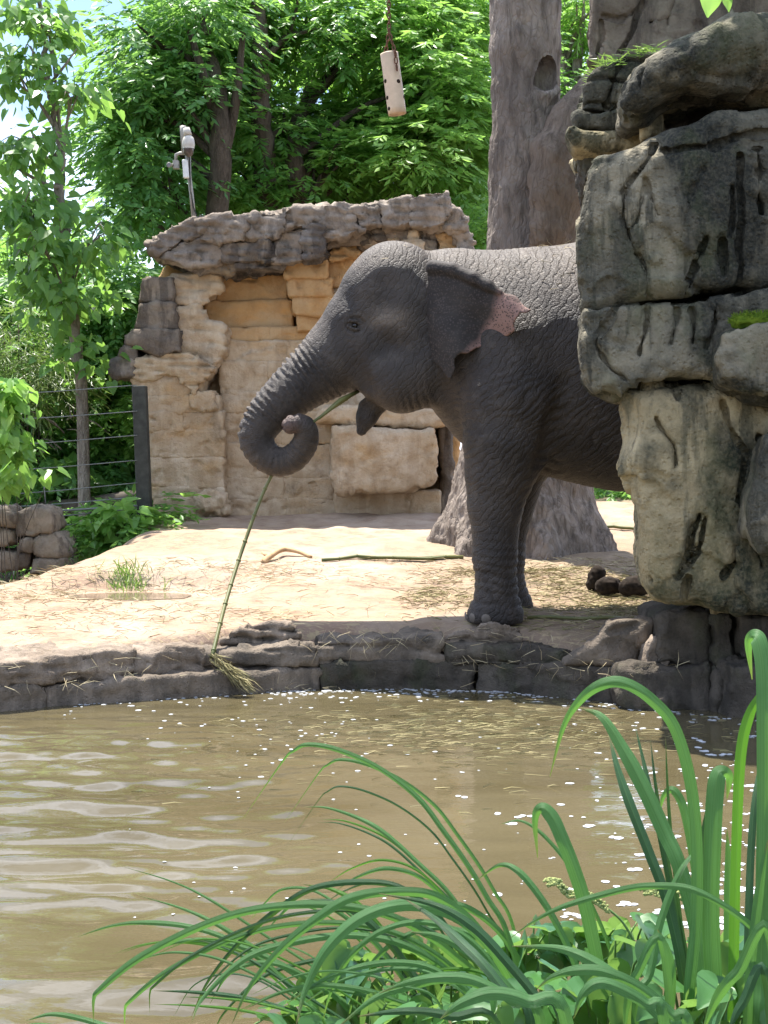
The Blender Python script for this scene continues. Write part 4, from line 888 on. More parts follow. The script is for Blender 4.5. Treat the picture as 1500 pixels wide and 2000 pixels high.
def unit(v): return v / np.maximum(np.linalg.norm(v, axis=-1, keepdims=True), 1e-9)
def clump_points(g_, ells, n_cl, n, sig):
    """points in clumps through a union of ellipsoids (centre, radii)"""
    vol = np.array([r[0] * r[1] * r[2] for c, r in ells]); vol = vol ** 0.8; vol /= vol.sum()
    ci = g_.choice(len(ells), n_cl, p=vol)
    u = unit(g_.normal(size=(n_cl, 3))); rad = g_.random(n_cl)[:, None] ** 0.45
    C = np.array([ells[i][0] for i in ci]); RR = np.array([ells[i][1] for i in ci])
    cc = C + u * rad * RR
    k = g_.integers(0, n_cl, n)
    off = g_.normal(size=(n, 3)) * sig * np.array([1, 1, 0.55])
    out = unit(cc - C + 1e-3)
    return cc[k] + off, unit(out[k] * 0.7 + unit(off) * 0.9), cc, k
def sprays(seed, ells, n_cl, n, sig, nleaf=9, L=0.14, W=0.042, pitch=0.05, droop=0.5):
    """pinnate sprays of leaflets; returns vertices, quads, per-vertex random"""
    g_ = np.random.default_rng(seed)
    p, d, _, k = clump_points(g_, ells, n_cl, n, sig)
    tone = g_.random(n_cl)[k] * 0.55
    d[:, 2] = d[:, 2] * 0.5 - 0.15; d = unit(d)
    side = unit(np.cross(d, np.array([0, 0, 1.0])) + 1e-6); up = unit(np.cross(side, d))
    Vs = []; rr = []
    for i in range(nleaf):
        t = (i // 2 + 0.5) * pitch; sg = -1 if i % 2 else 1
        if i == nleaf - 1: sg = 0
        b = p + d * t + np.array([0, 0, -1.0]) * (droop * t * t * 3)
        ld = unit(d * (0.75 if sg else 1) + side * sg * 0.8 - np.array([0, 0, 1.0]) * (0.25 + droop * 0.5 * g_.random((n, 1))) + g_.normal(size=(n, 3)) * 0.18)
        wd = unit(np.cross(ld, up + g_.normal(size=(n, 3)) * 0.45)); s = (0.75 + 0.5 * g_.random((n, 1)))
        a = b; c_ = b + ld * L * s; mid = b + ld * L * s * 0.42 - np.array([0, 0, 0.004])
        Vs.append(np.stack([a, mid + wd * W * s / 2, c_, mid - wd * W * s / 2], 1)); rr.append(np.repeat(np.clip(tone + g_.random(n) * 0.5, 0, 1), 4))
    V = np.concatenate(Vs).reshape(-1, 3); Q = np.arange(len(V)).reshape(-1, 4)
    return V, Q, np.concatenate(rr)
def heart_leaves(seed, ells, n_cl, n, sig, S=0.17, hang=0.6):
    g_ = np.random.default_rng(seed)
    p, d, cc, k = clump_points(g_, ells, n_cl, n, sig); tone = g_.random(n_cl)[k] * 0.5
    d = unit(d * np.array([1, 1, 0.4]) + np.array([0, 0, -hang]) + g_.normal(size=(n, 3)) * 0.35)
    nrm = unit(np.array([0, 0, 1.0]) + np.array([0, -0.5, 0]) + g_.normal(size=(n, 3)) * 0.45); sd_ = unit(np.cross(d, nrm)); nn = np.cross(sd_, d)
    s = S * (0.6 + 0.6 * g_.random((n, 1)))
    def pt(l, w_, z=0): return p + (d * l + sd_ * w_ + nn * z) * s
    V = np.stack([pt(0.08, 0), pt(-0.08, 0.24, .05), pt(0.12, 0.46, .10), pt(0.55, 0.34, .06), pt(1.05, 0, -.10), pt(0.55, -0.34, .06), pt(0.12, -0.46, .10), pt(-0.08, -0.24, .05)], 1).reshape(-1, 3)
    b = np.arange(n)[:, None] * 8
    Q = np.concatenate([b + np.array([[0, 1, 2, 3]]), b + np.array([[0, 5, 6, 7]])]); T3 = np.concatenate([b + np.array([[0, 3, 4]]), b + np.array([[0, 4, 5]])])
    return V, Q, np.repeat(np.clip(tone + g_.random(n) * 0.55, 0, 1), 8), T3
def ell_px(cx, cy, rx, ry, d, rd): return (np.array(P(cx, cy, d)), np.array([M(rx, d), rd, M(ry, d)]))
def tree(name, label, trunk, r0, r1, ells, leaf, bark, n, seed, n_cl=None, sig=0.26, kind='spray', group=None, extra_limbs=(), limb_r=0.35, **kw):
    """trunk: [(px, py, depth)] from its foot up; ells: crown lobes"""
    tp = [np.array(P(*q)) for q in trunk]; foot = tp[0].copy(); foot[2] = float(gz(foot[0], foot[1])) - 0.05
    tp = [foot] + tp[1:] if len(tp) > 1 else [foot, foot + np.array([0, 0, 1.0])]
    t = empty(name, foot); tag(t, label, 'tree', group)
    path = smooth_path(tp, 6); path[:, :2] += 0.03 * np.random.default_rng(seed).normal(size=(len(path), 2)) * np.linspace(0, 1, len(path))[:, None]
    obj('trunk', MB().tube(path - foot, np.linspace(r0, r1, len(path)), 9).mesh('trunk'), bark, t)
    g_ = np.random.default_rng(seed + 1); k = 0
    for c, r in list(ells)[:9]:
        a = path[min(len(path) - 1, max(1, int(len(path) * (0.35 + 0.6 * g_.random()))))]
        zc = np.argmin(np.abs(path[:, 2] - (c[2] - 0.5 * np.linalg.norm(c - a)))); a = path[max(1, zc)]
        mid = (a + c) / 2 + np.array([0, 0, 0.12 * np.linalg.norm(c - a)]); rr = r0 * limb_r
        mb = MB().tube(smooth_path([a, mid, c], 5) - foot, np.linspace(rr, rr * 0.3, 11), 6)
        for q in range(4):
            e = c + unit(g_.normal(size=3)) * r * 0.8; mb.tube(smooth_path([mid + (c - mid) * g_.random() - foot, (c + e) / 2 - foot + np.array([0, 0, .1]), e - foot], 4), np.linspace(rr * .45, rr * .1, 9), 5)
        obj('limb', mb.mesh('limb'), bark, t)
    for pts, ra, rb in extra_limbs:
        pp = smooth_path([np.array(P(*q)) - foot for q in pts], 5); obj('limb', MB().tube(pp, np.linspace(ra, rb, len(pp)), 7).mesh('limb'), bark, t)
    if kind == 'spray':
        V, Q, rr = sprays(seed + 2, ells, n_cl or n // 42, n, sig, **kw); me = mesh_np('crown', V - foot, Q, False, dict(rnd=rr))
    else:
        V, Q, rr, T3 = heart_leaves(seed + 2, ells, n_cl or n // 14, n, sig, **kw); me = mesh_np('crown', V - foot, [Q, T3], False, dict(rnd=rr))
    obj('crown', me, leaf, t)
    return t
GB = 'trees behind the rock wall'
tree('pecan_tree', 'leafy tree with straight dark trunk rising behind the middle of the rock wall', [(522, 900, 18.5), (520, 420, 17.6), (514, 250, 17.4), (505, 60, 17.4), (498, -250, 18.2)], .17, .07,
     [ell_px(470, 120, 130, 110, 18.2, 1.2), ell_px(600, 60, 140, 120, 18.0, 1.2), ell_px(560, 250, 110, 90, 17.8, 1.0), ell_px(450, 300, 110, 80, 18.3, 1.0), ell_px(520, 370, 150, 60, 18.0, .9), ell_px(640, 330, 90, 70, 17.6, .9), ell_px(470, 20, 120, 50, 18, 1.0)],
     LEAF_MID, MAT_BARK, 2600, 11, group=GB)
tree('dark_ash_tree', 'dense dark green tree with forked trunk above the camera mast', [(420, 900, 17.2), (425, 420, 16.4), (428, 200, 16.3), (395, 60, 17), (380, -160, 17)], .15, .06,
     [ell_px(300, 300, 100, 80, 16.8, 1.0), ell_px(260, 220, 75, 70, 16.6, .8), ell_px(350, 180, 100, 80, 16.9, 1.0), ell_px(330, 360, 100, 60, 16.7, .8), ell_px(275, 90, 50, 40, 16.8, .7), ell_px(380, 40, 110, 90, 17, 1.1), ell_px(250, 400, 40, 55, 16.4, .5)],
     LEAF_DARK, MAT_BARK, 2300, 21, group=GB, L=0.13, W=0.044, extra_limbs=[([(426, 240, 16.3), (395, 140, 16.2), (370, 60, 16.2)], .07, .03), ([(430, 330, 16.4), (460, 200, 16.3), (475, 60, 16.3)], .08, .03), ([(424, 300, 16.3), (380, 230, 16.2), (340, 180, 16.2)], .05, .02)])
tree('bright_pecan_tree', 'sunlit bright green tree with drooping leaf sprays behind the hanging feeder', [(640, 900, 20), (585, 420, 17.8), (580, 260, 17.8), (640, 100, 19.8), (700, -120, 19.6)], .14, .06,
     [ell_px(760, 80, 120, 110, 18.6, 1.1), ell_px(860, 180, 95, 90, 18.2, 1.0), ell_px(720, 240, 110, 90, 18.4, 1.0), ell_px(840, 320, 110, 70, 18.0, 1.0), ell_px(700, 350, 100, 50, 18, .8), ell_px(930, 260, 60, 110, 18.8, .9), ell_px(880, 20, 100, 100, 19, 1.2), ell_px(800, 0, 120, 50, 18.6, 1.0)],
     LEAF_BRIGHT, MAT_BARK, 3900, 31, group=GB, L=0.155, W=0.045, extra_limbs=[([(583, 330, 17.8), (640, 290, 17.8), (690, 270, 17.9)], .05, .02)])
tree('grey_green_tree', 'grey green fine leaved tree beside the bare trunk', [(950, 900, 24), (930, 400, 24), (915, 100, 24), (905, -150, 24)], .14, .06,
     [ell_px(905, 420, 70, 80, 22.5, 1.0), ell_px(960, 180, 90, 150, 23, 1.2), ell_px(900, 60, 120, 90, 23.5, 1.2), ell_px(1000, 400, 90, 90, 23, 1.0)], LEAF_DARK, MAT_BARK, 2400, 41, group=GB, L=0.10, W=0.04)
tree('pale_trunk_tree', 'light green tree with pale grey stems seen between trunk and boulder', [(1105, 900, 27), (1115, 300, 27), (1108, 100, 27), (1120, -150, 27)], .16, .10,
     [ell_px(1130, 330, 70, 90, 26, 1.2), ell_px(1140, 30, 80, 60, 26, 1.2), ell_px(1110, 200, 40, 60, 27.8, 1.0), ell_px(1150, 480, 90, 80, 26, 1.2), ell_px(1180, 180, 60, 100, 27.5, 1.2)], LEAF_BRIGHT, MAT_PALEBARK, 2800, 51, group=GB, L=0.14, W=0.05,
     extra_limbs=[([(1114, 300, 26.9), (1128, 120, 26.8), (1140, -40, 26.8)], .11, .07), ([(1116, 250, 26.9), (1100, 150, 26.8), (1094, 40, 26.8)], .07, .04)])
# trees farther back close most of the view
GF = 'distant trees filling the wood behind'
far = [(120, 560, 30, LEAF_BRIGHT, [(60, 560, 130, 110), (180, 640, 110, 110), (230, 560, 70, 60), (40, 420, 70, 80)], 'far bright green tree low behind the catalpa, left of the rock wall'),
       (420, 380, 31, LEAF_MID, [(420, 330, 150, 110), (330, 430, 110, 90), (520, 420, 140, 90), (440, 160, 90, 90)], 'far dark tree filling the gap behind the camera mast'),
       (660, 380, 29, LEAF_MID, [(660, 250, 160, 150), (760, 420, 160, 90), (600, 90, 120, 80)], 'far green tree behind the middle of the rock wall'),
       (850, 360, 32, LEAF_MID, [(840, 180, 140, 180), (900, 400, 120, 110), (800, 20, 120, 80)], 'far dark tree behind the hanging feeder, right of the middle'),
       (1120, 420, 36, LEAF_MID, [(1080, 450, 110, 120), (1190, 430, 110, 120), (1060, 120, 80, 160)], 'far green tree showing low between bare trunk and boulder')]
for q, (px, py, d, lf, el, lab) in enumerate(far):
    tree('distant_tree', lab, [(px, 900, d), (px + 5, py, d), (px - 5, py - 250, d)], .2, .1, [ell_px(a, b, c, e, d, 2.0) for a, b, c, e in el], lf, MAT_BARK, 650, 600 + 10 * q, sig=0.6, group=GF, L=0.24, W=0.09, pitch=0.10)

# catalpa with heart leaves and pods on the left
ct = tree('catalpa_tree', 'slender tree with large heart shaped leaves and hanging pods behind the wire fence', [(166, 960, 14.0), (160, 780, 14.0), (150, 690, 14.0), (143, 600, 14), (134, 500, 14), (126, 440, 14), (117, 350, 14), (115, 290, 14), (97, 170, 14), (85, 90, 14), (80, -40, 14)], .062, .02,
     [ell_px(60, 110, 55, 35, 13.8, .5), ell_px(30, 160, 45, 40, 13.8, .5), ell_px(95, 60, 55, 30, 14, .5), ell_px(60, 290, 80, 35, 13.7, .6), ell_px(140, 190, 50, 40, 13.9, .5), ell_px(40, 400, 70, 50, 13.6, .6), ell_px(80, 470, 80, 40, 13.6, .6),
      ell_px(60, 520, 70, 40, 13.6, .5), ell_px(180, 470, 60, 50, 13.8, .5), ell_px(170, 590, 60, 50, 13.8, .5), ell_px(110, 590, 60, 50, 13.7, .5), ell_px(160, 690, 50, 40, 13.7, .5), ell_px(30, 20, 60, 40, 14, .5)],
     LEAF_CATALPA, MAT_PALEBARK, 1350, 71, n_cl=140, sig=0.12, kind='heart', S=0.128, limb_r=0.34, hang=0.75,
     extra_limbs=[([(116, 366, 14), (85, 358, 13.8), (30, 325, 13.7), (0, 290, 13.7)], .025, .008), ([(130, 470, 14), (112, 445, 13.9), (98, 438, 13.8)], .02, .008), ([(97, 165, 14), (72, 120, 13.9), (60, 90, 13.9)], .018, .006), ([(97, 165, 14), (125, 130, 13.9), (150, 95, 13.9)], .018, .006)])
g_ = np.random.default_rng(72); mb = MB(); fo = np.array(ct.location)
for k in range(34):
    a = np.array(P(g_.uniform(0, 190), g_.choice([150, 270, 300, 480, 500, 540]) + g_.uniform(-25, 25), 13.4)); l = g_.uniform(.14, .26)
    mb.tube(np.array([a, a + [0.01, 0, -l / 2], a + [g_.uniform(-.03, .03), 0, -l]]) - fo, [.004, .0045, .002], 4)
tag(obj('seed_pods', mb.mesh('seed_pods'), LEAF_CATALPA, ct), kind='stuff')

def shrub(name, label, ells, leaf, n, seed, kind='heart', cat='shrub', group=None, stems=6, sr=0.012, **kw):
    c0 = ells[0][0]; foot = np.array([c0[0], c0[1], float(gz(c0[0], c0[1])) - 0.03]); t = empty(name, foot); tag(t, label, cat, group)
    g_ = np.random.default_rng(seed); mb = MB()
    for k in range(stems):
        c, r = ells[k % len(ells)]; e = c + unit(g_.normal(size=3)) * r * 0.5; b = foot + np.array([g_.normal() * .06, g_.normal() * .06, 0])
        mb.tube(smooth_path([b - foot, (b + e) / 2 - foot + g_.normal(size=3) * .05, e - foot], 4), np.linspace(sr, sr * .35, 9), 5)
    obj('stems', mb.mesh('stems'), MAT_BARK, t)
    if kind == 'heart':
        V, Q, rr, T3 = heart_leaves(seed, ells, kw.pop('n_cl', max(4, n // 8)), n, kw.pop('sig', 0.1), **kw); me = mesh_np('foliage', V - foot, [Q, T3], False, dict(rnd=rr))
    else:
        V, Q, rr = sprays(seed, ells, kw.pop('n_cl', max(4, n // 16)), n, kw.pop('sig', 0.16), **kw); me = mesh_np('foliage', V - foot, Q, False, dict(rnd=rr))
    obj('foliage', me, leaf, t); return t
shrub('climbing_vine', 'bright green vine with heart leaves spilling over the wires at the left', [ell_px(15, 880, 40, 45, 11.6, .25), ell_px(20, 800, 30, 60, 11.6, .25), ell_px(60, 915, 50, 25, 11.5, .22), ell_px(100, 930, 30, 18, 11.5, .15), ell_px(0, 940, 30, 40, 11.6, .2), ell_px(-10, 770, 30, 50, 11.7, .2)], LEAF_BRIGHT, 420, 81, cat='vine', sr=.005, n_cl=70, sig=.06, S=.115, hang=.9)
shrub('broad_leaf_bush', 'low bush with bright heart leaves at the foot of the rock wall by the post', [ell_px(240, 1008, 45, 22, 12.9, .25), ell_px(205, 1022, 30, 18, 12.8, .2), ell_px(265, 1010, 20, 20, 12.9, .2), ell_px(235, 1040, 30, 18, 12.8, .2)], LEAF_BRIGHT, 150, 82, n_cl=40, sig=.06, S=.12, hang=.35)
shrub('shade_bush', 'small dark bush with broad leaves hanging behind the lower wires', [ell_px(145, 925, 40, 30, 14.4, .3), ell_px(160, 945, 30, 25, 14.4, .3)], LEAF_CATALPA, 110, 83, n_cl=30, sig=.08, S=.15)
US = 'undergrowth behind the wire fence'
for q, (el, lf, n, lab) in enumerate([
    ([(60, 640, 90, 60), (130, 720, 90, 60), (20, 560, 60, 60)], LEAF_MID, 1500, 'leafy green thicket behind the bamboo, above the top wire'),
    ([(225, 620, 60, 70), (250, 560, 40, 50), (230, 720, 60, 70)], LEAF_DARK, 1500, 'dark green thicket hugging the left shoulder of the rock wall'),
    ([(200, 820, 80, 70), (120, 840, 90, 80), (240, 900, 50, 80)], LEAF_DARK, 1700, 'dark thicket behind the middle wires left of the post'),
    ([(60, 900, 90, 70), (170, 960, 110, 60), (20, 800, 60, 80), (60, 1010, 90, 60)], LEAF_DARK, 1700, 'shaded thicket low behind the wires'),
    ([(240, 800, 40, 50), (225, 860, 40, 40)], LEAF_BRIGHT, 500, 'sunlit sprig cluster showing between the wires beside the post'),
    ([(220, 1060, 70, 25), (270, 1040, 30, 40)], LEAF_MID, 500, 'weedy green growth at the foot of the sandy mound'),
    ([(1200, 962, 60, 14), (1240, 960, 50, 12)], LEAF_MID, 300, 'low green bush seen beneath the elephant belly beyond the sand'),
    ([(930, 470, 40, 40), (950, 430, 30, 30)], LEAF_BRIGHT, 500, 'bright sunlit bush between the rock wall and the bare trunk')]):
    d = [16.5, 15.6, 15.8, 15.0, 15.2, 13.2, 16.5, 17.5][q]
    shrub('thicket_bush', lab, [ell_px(a, b, c, e, d, .6 if q != 5 else .25) for a, b, c, e in el], lf, n, 900 + 7 * q, 'spray', 'bush', US if q < 5 else None, L=.10, W=.04, sig=.22)
for q, (a, b, c, e, d, n) in enumerate([(60, 720, 70, 80, 19, 1500), (230, 700, 90, 120, 20, 1700), (150, 860, 150, 90, 18.5, 1900), (40, 560, 110, 90, 22, 1500), (160, 960, 150, 60, 17, 1500)]):
    shrub('backdrop_bush', ['broad green bush behind the bamboo clump', 'tall green bush behind the left shoulder of the wall', 'large dark bush deep behind the wires', 'high light green bush behind the catalpa stem', 'dark bush at ground level deep behind the wires'][q], [ell_px(a, b, c, e, d, .8)], [LEAF_BRIGHT, LEAF_MID, LEAF_DARK, LEAF_BRIGHT, LEAF_DARK][q], n, 960 + q, 'spray', 'bush', US, L=.15, W=.06, sig=.3)
shrub('bamboo_clump', 'feathery yellow green bamboo arching over the top wire at the left', [ell_px(60, 700, 60, 45, 14.6, .4), ell_px(30, 650, 50, 40, 14.6, .4), ell_px(75, 740, 40, 25, 14.5, .3), ell_px(15, 720, 40, 40, 14.5, .3)], LEAF_BAMBOO, 520, 991, 'spray', 'bamboo', stems=14, nleaf=7, L=.15, W=.014, pitch=.05, droop=1.2, sig=.2)

# shade trees overhead, beside the viewer and above the boulder: they cast the shade on the elephant
def shade_tree(name, label, base, ells, n, seed, twig=None):
    foot = np.array([base[0], base[1], float(gz(base[0], base[1])) - 0.05]); t = empty(name, foot); tag(t, label, 'tree')
    top = np.array([base[0], base[1], 0]) * .6 + np.array(ells[0][0]) * .4; top[2] = ells[0][0][2] - 0.6
    path = smooth_path([foot, foot + [0.05, 0.02, 2.2], top], 6); obj('trunk', MB().tube(path - foot, np.linspace(.24, .12, len(path)), 10).mesh('trunk'), MAT_BARK, t)
    for c, r in ells:
        c = np.array(c); obj('limb', MB().tube(smooth_path([path[-3] - foot, (path[-1] + c) / 2 - foot + [0, 0, .2], c - foot], 5), np.linspace(.09, .03, 11), 7).mesh('limb'), MAT_BARK, t)
    V, Q, rr, T3 = heart_leaves(seed, [(np.array(c), np.array(r)) for c, r in ells], n // 26, n, 0.34, 0.20, 0.5)
    obj('crown', mesh_np('crown', V - foot, [Q, T3], False, dict(rnd=rr)), LEAF_MID, t); return t, foot
SHADE_A = [((2.0, 8.4, 5.8), (1.1, .9, .5)), ((3.2, 8.6, 6.2), (1.4, 1.1, .6)), ((2.6, 7.2, 5.9), (1.2, .9, .5)), ((4.4, 7.6, 6.4), (1.4, 1.2, .7))]
ta, fa = shade_tree('shade_tree', 'broad leaved shade tree over the boulder with one leaf hanging into view', (5.2, 5.6), SHADE_A, 3600, 1201)
lf = P(1392, 8, 5.0)
tw = smooth_path([np.array([2.4, 6.9, 5.8]) - fa, np.array([1.5, 5.4, 4.0]) - fa, np.array([lf.x + .01, 5.0, lf.z + .05]) - fa], 6)
obj('twig', MB().tube(tw, np.linspace(.012, .003, len(tw)), 6).mesh('twig'), MAT_BARK, ta)
def one_heart(S, seed, bend=0.12):
    g_ = np.random.default_rng(seed); rows = []
    prof = [(-0.10, .20), (-0.06, .34), (0.06, .46), (0.22, .48), (0.42, .41), (0.62, .29), (0.82, .15), (1.0, .03)]
    for l, wd in prof:
        for u in (-1, -.5, 0, .5, 1):
            ll = l if abs(u) > 0.1 or l > 0 else 0.0
            rows.append((wd * u * S, ll * S, S * (.10 * abs(u) * (1 - l * .5) - bend * l * l + .02 * math.sin(7 * l + 3 * u))))
    V = np.array(rows); I = np.arange(40).reshape(8, 5); Q = np.stack([I[:-1, :-1], I[:-1, 1:], I[1:, 1:], I[1:, :-1]], -1).reshape(-1, 4)
    return mesh_np('leaf', V, Q, True, dict(rnd=np.full(40, g_.uniform(.2, 1.0))))
hl = obj('hanging_leaf', one_heart(.085, 5), LEAF_BRIGHT, ta, Vector(lf) - Vector(fa) + Vector((0, 0, .04)), (R(-80), R(10), R(15)))
obj('hanging_leaf', one_heart(.05, 6), LEAF_BRIGHT, ta, Vector(P(1418, -6, 5.0)) - Vector(fa), (R(-70), R(0), R(-60)))

# ------------------------------------------------------------------ made things
def plain(name, col, rough=0.6, spec=0.4, var=0.25, metal=0.0, sc=25):
    m = Mat(name); n = m.noise(m.co(), sc, 5, 0.6); dk = tuple(c * (1 - var) for c in col); lt = tuple(min(1, c * (1 + var)) for c in col)
    return m.fin(m.mix(m.ramp(n, [(0.3, 0.0), (0.7, 1.0)]), dk, lt), rough, m.bump(n, 0.15, 0.004), spec, Metallic=metal)
MAT_PVC = plain('cream_tube', (0.58, 0.44, 0.31), 0.55, 0.35, 0.14, sc=9); MAT_HOLEDISC = plain('dark_hole_disc', (0.03, 0.02, 0.015), 0.9, 0.1)
MAT_RUST = plain('rusty_chain', (0.15, 0.075, 0.045), 0.8, 0.3, 0.4, 0.4); MAT_GREYMETAL = plain('grey_mast', (0.30, 0.28, 0.25), 0.5, 0.4, 0.2, 0.2)
MAT_DOME = plain('beige_dome', (0.50, 0.46, 0.40), 0.4, 0.5, 0.08); MAT_WHITEBOX = plain('white_box', (0.66, 0.66, 0.63), 0.5, 0.4, 0.08); MAT_GLASSDK = plain('smoked_dome', (0.07, 0.05, 0.045), 0.12, 0.6, 0.1)
MAT_WIRE = plain('galvanised_wire', (0.17, 0.18, 0.17), 0.5, 0.4, 0.2, 0.3); MAT_POST = plain('weathered_post', (0.05, 0.052, 0.045), 0.85, 0.2, 0.35, sc=14)
MAT_LOG = plain('grey_timber', (0.10, 0.085, 0.068), 0.9, 0.2, 0.35, sc=10); MAT_CABLE = plain('black_cable', (0.03, 0.028, 0.026), 0.6, 0.3)
m = Mat('bamboo_green'); pos = m.co(); MAT_BAMBOO = m.fin(m.mix(m.ramp(m.noise(pos, 3.0, 4), [(0.35, 0.0), (0.65, 1.0)]), (0.055, 0.075, 0.02), (0.17, 0.16, 0.055)), 0.5, m.bump(m.noise(m.co((60, 60, 4)), 1.0), 0.2, 0.003), 0.35)
MAT_DUNG = plain('dung', (0.03, 0.023, 0.018), 0.95, 0.1, 0.5, sc=40); MAT_WOOD = plain('bleached_wood', (0.44, 0.29, 0.16), 0.85, 0.2, 0.2)
m = Mat('straw'); MAT_STRAW = m.fin(m.mix(m.attr('rnd'), (0.30, 0.23, 0.13), (0.50, 0.43, 0.27)), 0.85, None, 0.2)
m = Mat('greenish_straw'); MAT_HAYGREEN = m.fin(m.mix(m.attr('rnd'), (0.14, 0.13, 0.055), (0.34, 0.29, 0.15)), 0.85, None, 0.2)
m = Mat('foam'); MAT_FOAM = m.fin((0.42, 0.435, 0.45), 0.7, m.bump(m.vor(m.geo(), 120, 'F1'), 0.5, 0.006), 0.4)
DARKWOOD = MAT_BARK

def G(px, py, d0=8.2, d1=30):
    """where the sight line of a ground pixel meets the terrain"""
    ds = np.linspace(d0, d1, 1500); a = P(px, py, 1.0); x = a.x * ds; z = CAMZ + (a.z - CAMZ) * ds
    k = np.argmax(z < gz(x, ds)); return Vector((x[k], ds[k], z[k]))

# hanging feeder ---------------------------------------------------------
DF = 12.0
top, bot = P(760, 104, DF), P(776, 223, DF); ax = (top - bot).normalized(); Lf = (top - bot).length
ff = empty('hanging_feeder', bot); tag(ff, 'cream drilled feeder tube hanging from a rusty chain', 'feeder'); ff.rotation_euler = ax.to_track_quat('Z', 'Y').to_euler()
r = M(17.5, DF)
obj('tube', MB().lathe([(r * .9, .03), (r * .9, 0), (r, 0), (r * 1.01, .05), (r, Lf * .5), (r * .99, Lf - .01), (r * .97, Lf), (r * .9, Lf), (r * .9, Lf - .04), (.001, Lf - .045)], sides=32).mesh('tube'), MAT_PVC, ff)
obj('end_plate', MB().lathe([(.001, .012), (r * .91, .012)], sides=32).mesh('end_plate'), MAT_PVC, ff)
for u, v in ((-.72, .66), (.55, .54), (-.55, .32), (.50, .27), (.55, .09), (-.1, .80), (2.2, .5), (2.9, .25), (3.6, .7)):  # dark discs on the tube, painted for the shade inside drilled holes
    a = -math.pi / 2 + u; o = obj('hole', MB().lathe([(.001, .0015), (.016, .0012), (.018, -.006)], sides=14).mesh('hole'), MAT_HOLEDISC, ff, (r * math.cos(a), r * math.sin(a), Lf * v))
    o.rotation_euler = Vector((math.cos(a), math.sin(a), 0)).to_track_quat('Z', 'Y').to_euler()
def link_mesh(l=.052, w_=.03, t=.0052):
    a = np.linspace(0, 2 * np.pi, 17)[:-1]; pts = [(w_ / 2 * math.cos(q) * .8, 0, (l / 2 - w_ / 2) * np.sign(math.sin(q)) * min(1, abs(math.sin(q)) * 3) + w_ / 2 * math.sin(q)) for q in a]
    pts.append(pts[0]); V, Q, T3 = tube(pts, t, 6, False); return mesh_np('chain_link', V, Q)
LK = link_mesh()
inv = ff.rotation_euler.to_matrix().inverted()
def chain(p0, p1):
    n = int((p1 - p0).length / .042); dr = (p1 - p0).normalized(); q = dr.to_track_quat('Z', 'Y')
    for k in range(n + 1):
        w_ = p0 + (p1 - p0) * (k / max(n, 1)); o = obj('chain_link', LK, MAT_RUST, ff, inv @ (w_ - bot))
        o.rotation_euler = (inv.to_quaternion() @ q @ Matrix.Rotation(math.pi / 2 * (k % 2) + .3, 3, 'Z').to_quaternion()).to_euler()
kn = P(760, 62, DF)
chain(P(752, 108, DF + .02), kn); chain(P(775, 132, DF - .085), P(772, 104, DF - .075)); chain(P(772, 104, DF - .07), kn); chain(kn, P(757, -330, DF))
cb = empty('overhead_cable', P(757, -332, DF)); tag(cb, 'steel cable strung overhead from the bare trunk, carrying the feeder chain', 'cable')
pc = P(757, -332, DF); e1 = P(1028, -300, DF); e2 = pc + Vector((-9, 0, .8))
obj('strand', MB().tube([e2 - pc, Vector((-4, 0, .18)), Vector((0, 0, 0)), e1 - pc], .008, 6).mesh('strand'), MAT_WIRE, cb)

# camera mast on the wall -----------------------------------------------
DM = DW + 0.15
def K(px, py, dy=0): return P(px, py, DM + dy)
mo = K(378, 424); ms = empty('camera_mast', mo); tag(ms, 'thin grey mast with beige dome camera and white box on the rock wall', 'security camera')
def mk(name, pts, r, mat, sides=10): return obj(name, MB().tube([tuple(p - mo) for p in pts], r, sides).mesh(name), mat, ms)
mk('pole', [K(379, 432), K(374, 380), K(368, 330), K(361, 262), K(359, 248)], [.022, .021, .02, .018, .018], MAT_GREYMETAL)
mk('dome_bracket', [K(357, 246), K(358, 258), K(360, 300)], [.028, .03, .026], MAT_GREYMETAL)
mk('dome_neck', [K(364, 250, -.1), K(367, 264, -.1)], [.03, .04], MAT_DOME)
rr = M(12.2, DM)
dm = obj('camera_dome', MB().lathe([(.001, rr * 1.35), (rr * .5, rr * 1.22), (rr * .82, rr * .85), (rr * .96, rr * .4), (rr, 0), (rr * 1.02, -.02), (rr * .95, -.03), (rr * .95, -.05)], sides=24).mesh('camera_dome'), MAT_DOME, ms, K(368, 280, -.1) - mo)
obj('lens_bubble', MB().lathe([(rr * .85, -.05), (rr * .8, -.08), (rr * .6, -.11), (.001, -.13)], sides=24).mesh('lens_bubble'), MAT_GLASSDK, dm)
mk('elbow_arm', [K(362, 300), K(352, 299), K(344, 302), K(343, 314)], .016, MAT_GREYMETAL)
obj('side_camera', MB().box((0, 0, 0), (M(11, DM), .07, M(15, DM))).mesh('side_camera', False), MAT_GREYMETAL, ms, K(344, 322) - mo)
mk('side_lens', [K(340, 322, -.02), K(334, 322, -.05), K(330, 322, -.1)], [.012, .014, .026], MAT_GREYMETAL)
obj('side_lens_glass', MB().lathe([(.001, 0), (.018, 0)], sides=14).mesh('side_lens_glass'), MAT_GLASSDK, ms, K(329.5, 322, -.105) - mo, (R(90), 0, R(-20)))
mb = MB(); mb.box((0, 0, 0), (M(11, DM), .05, M(36, DM))); o = obj('power_box', mb.mesh('power_box', False), MAT_WHITEBOX, ms, K(362.5, 330, -.06) - mo, (0, R(-4), 0))
bv = o.modifiers.new('bevel', 'BEVEL'); bv.width = .012; bv.segments = 3
mk('cable', [K(366, 292, -.05), K(370, 310, -.05), K(372, 370, -.03), K(378, 405, -.03), K(385, 424, -.02), K(392, 428)], .006, MAT_CABLE, 6)
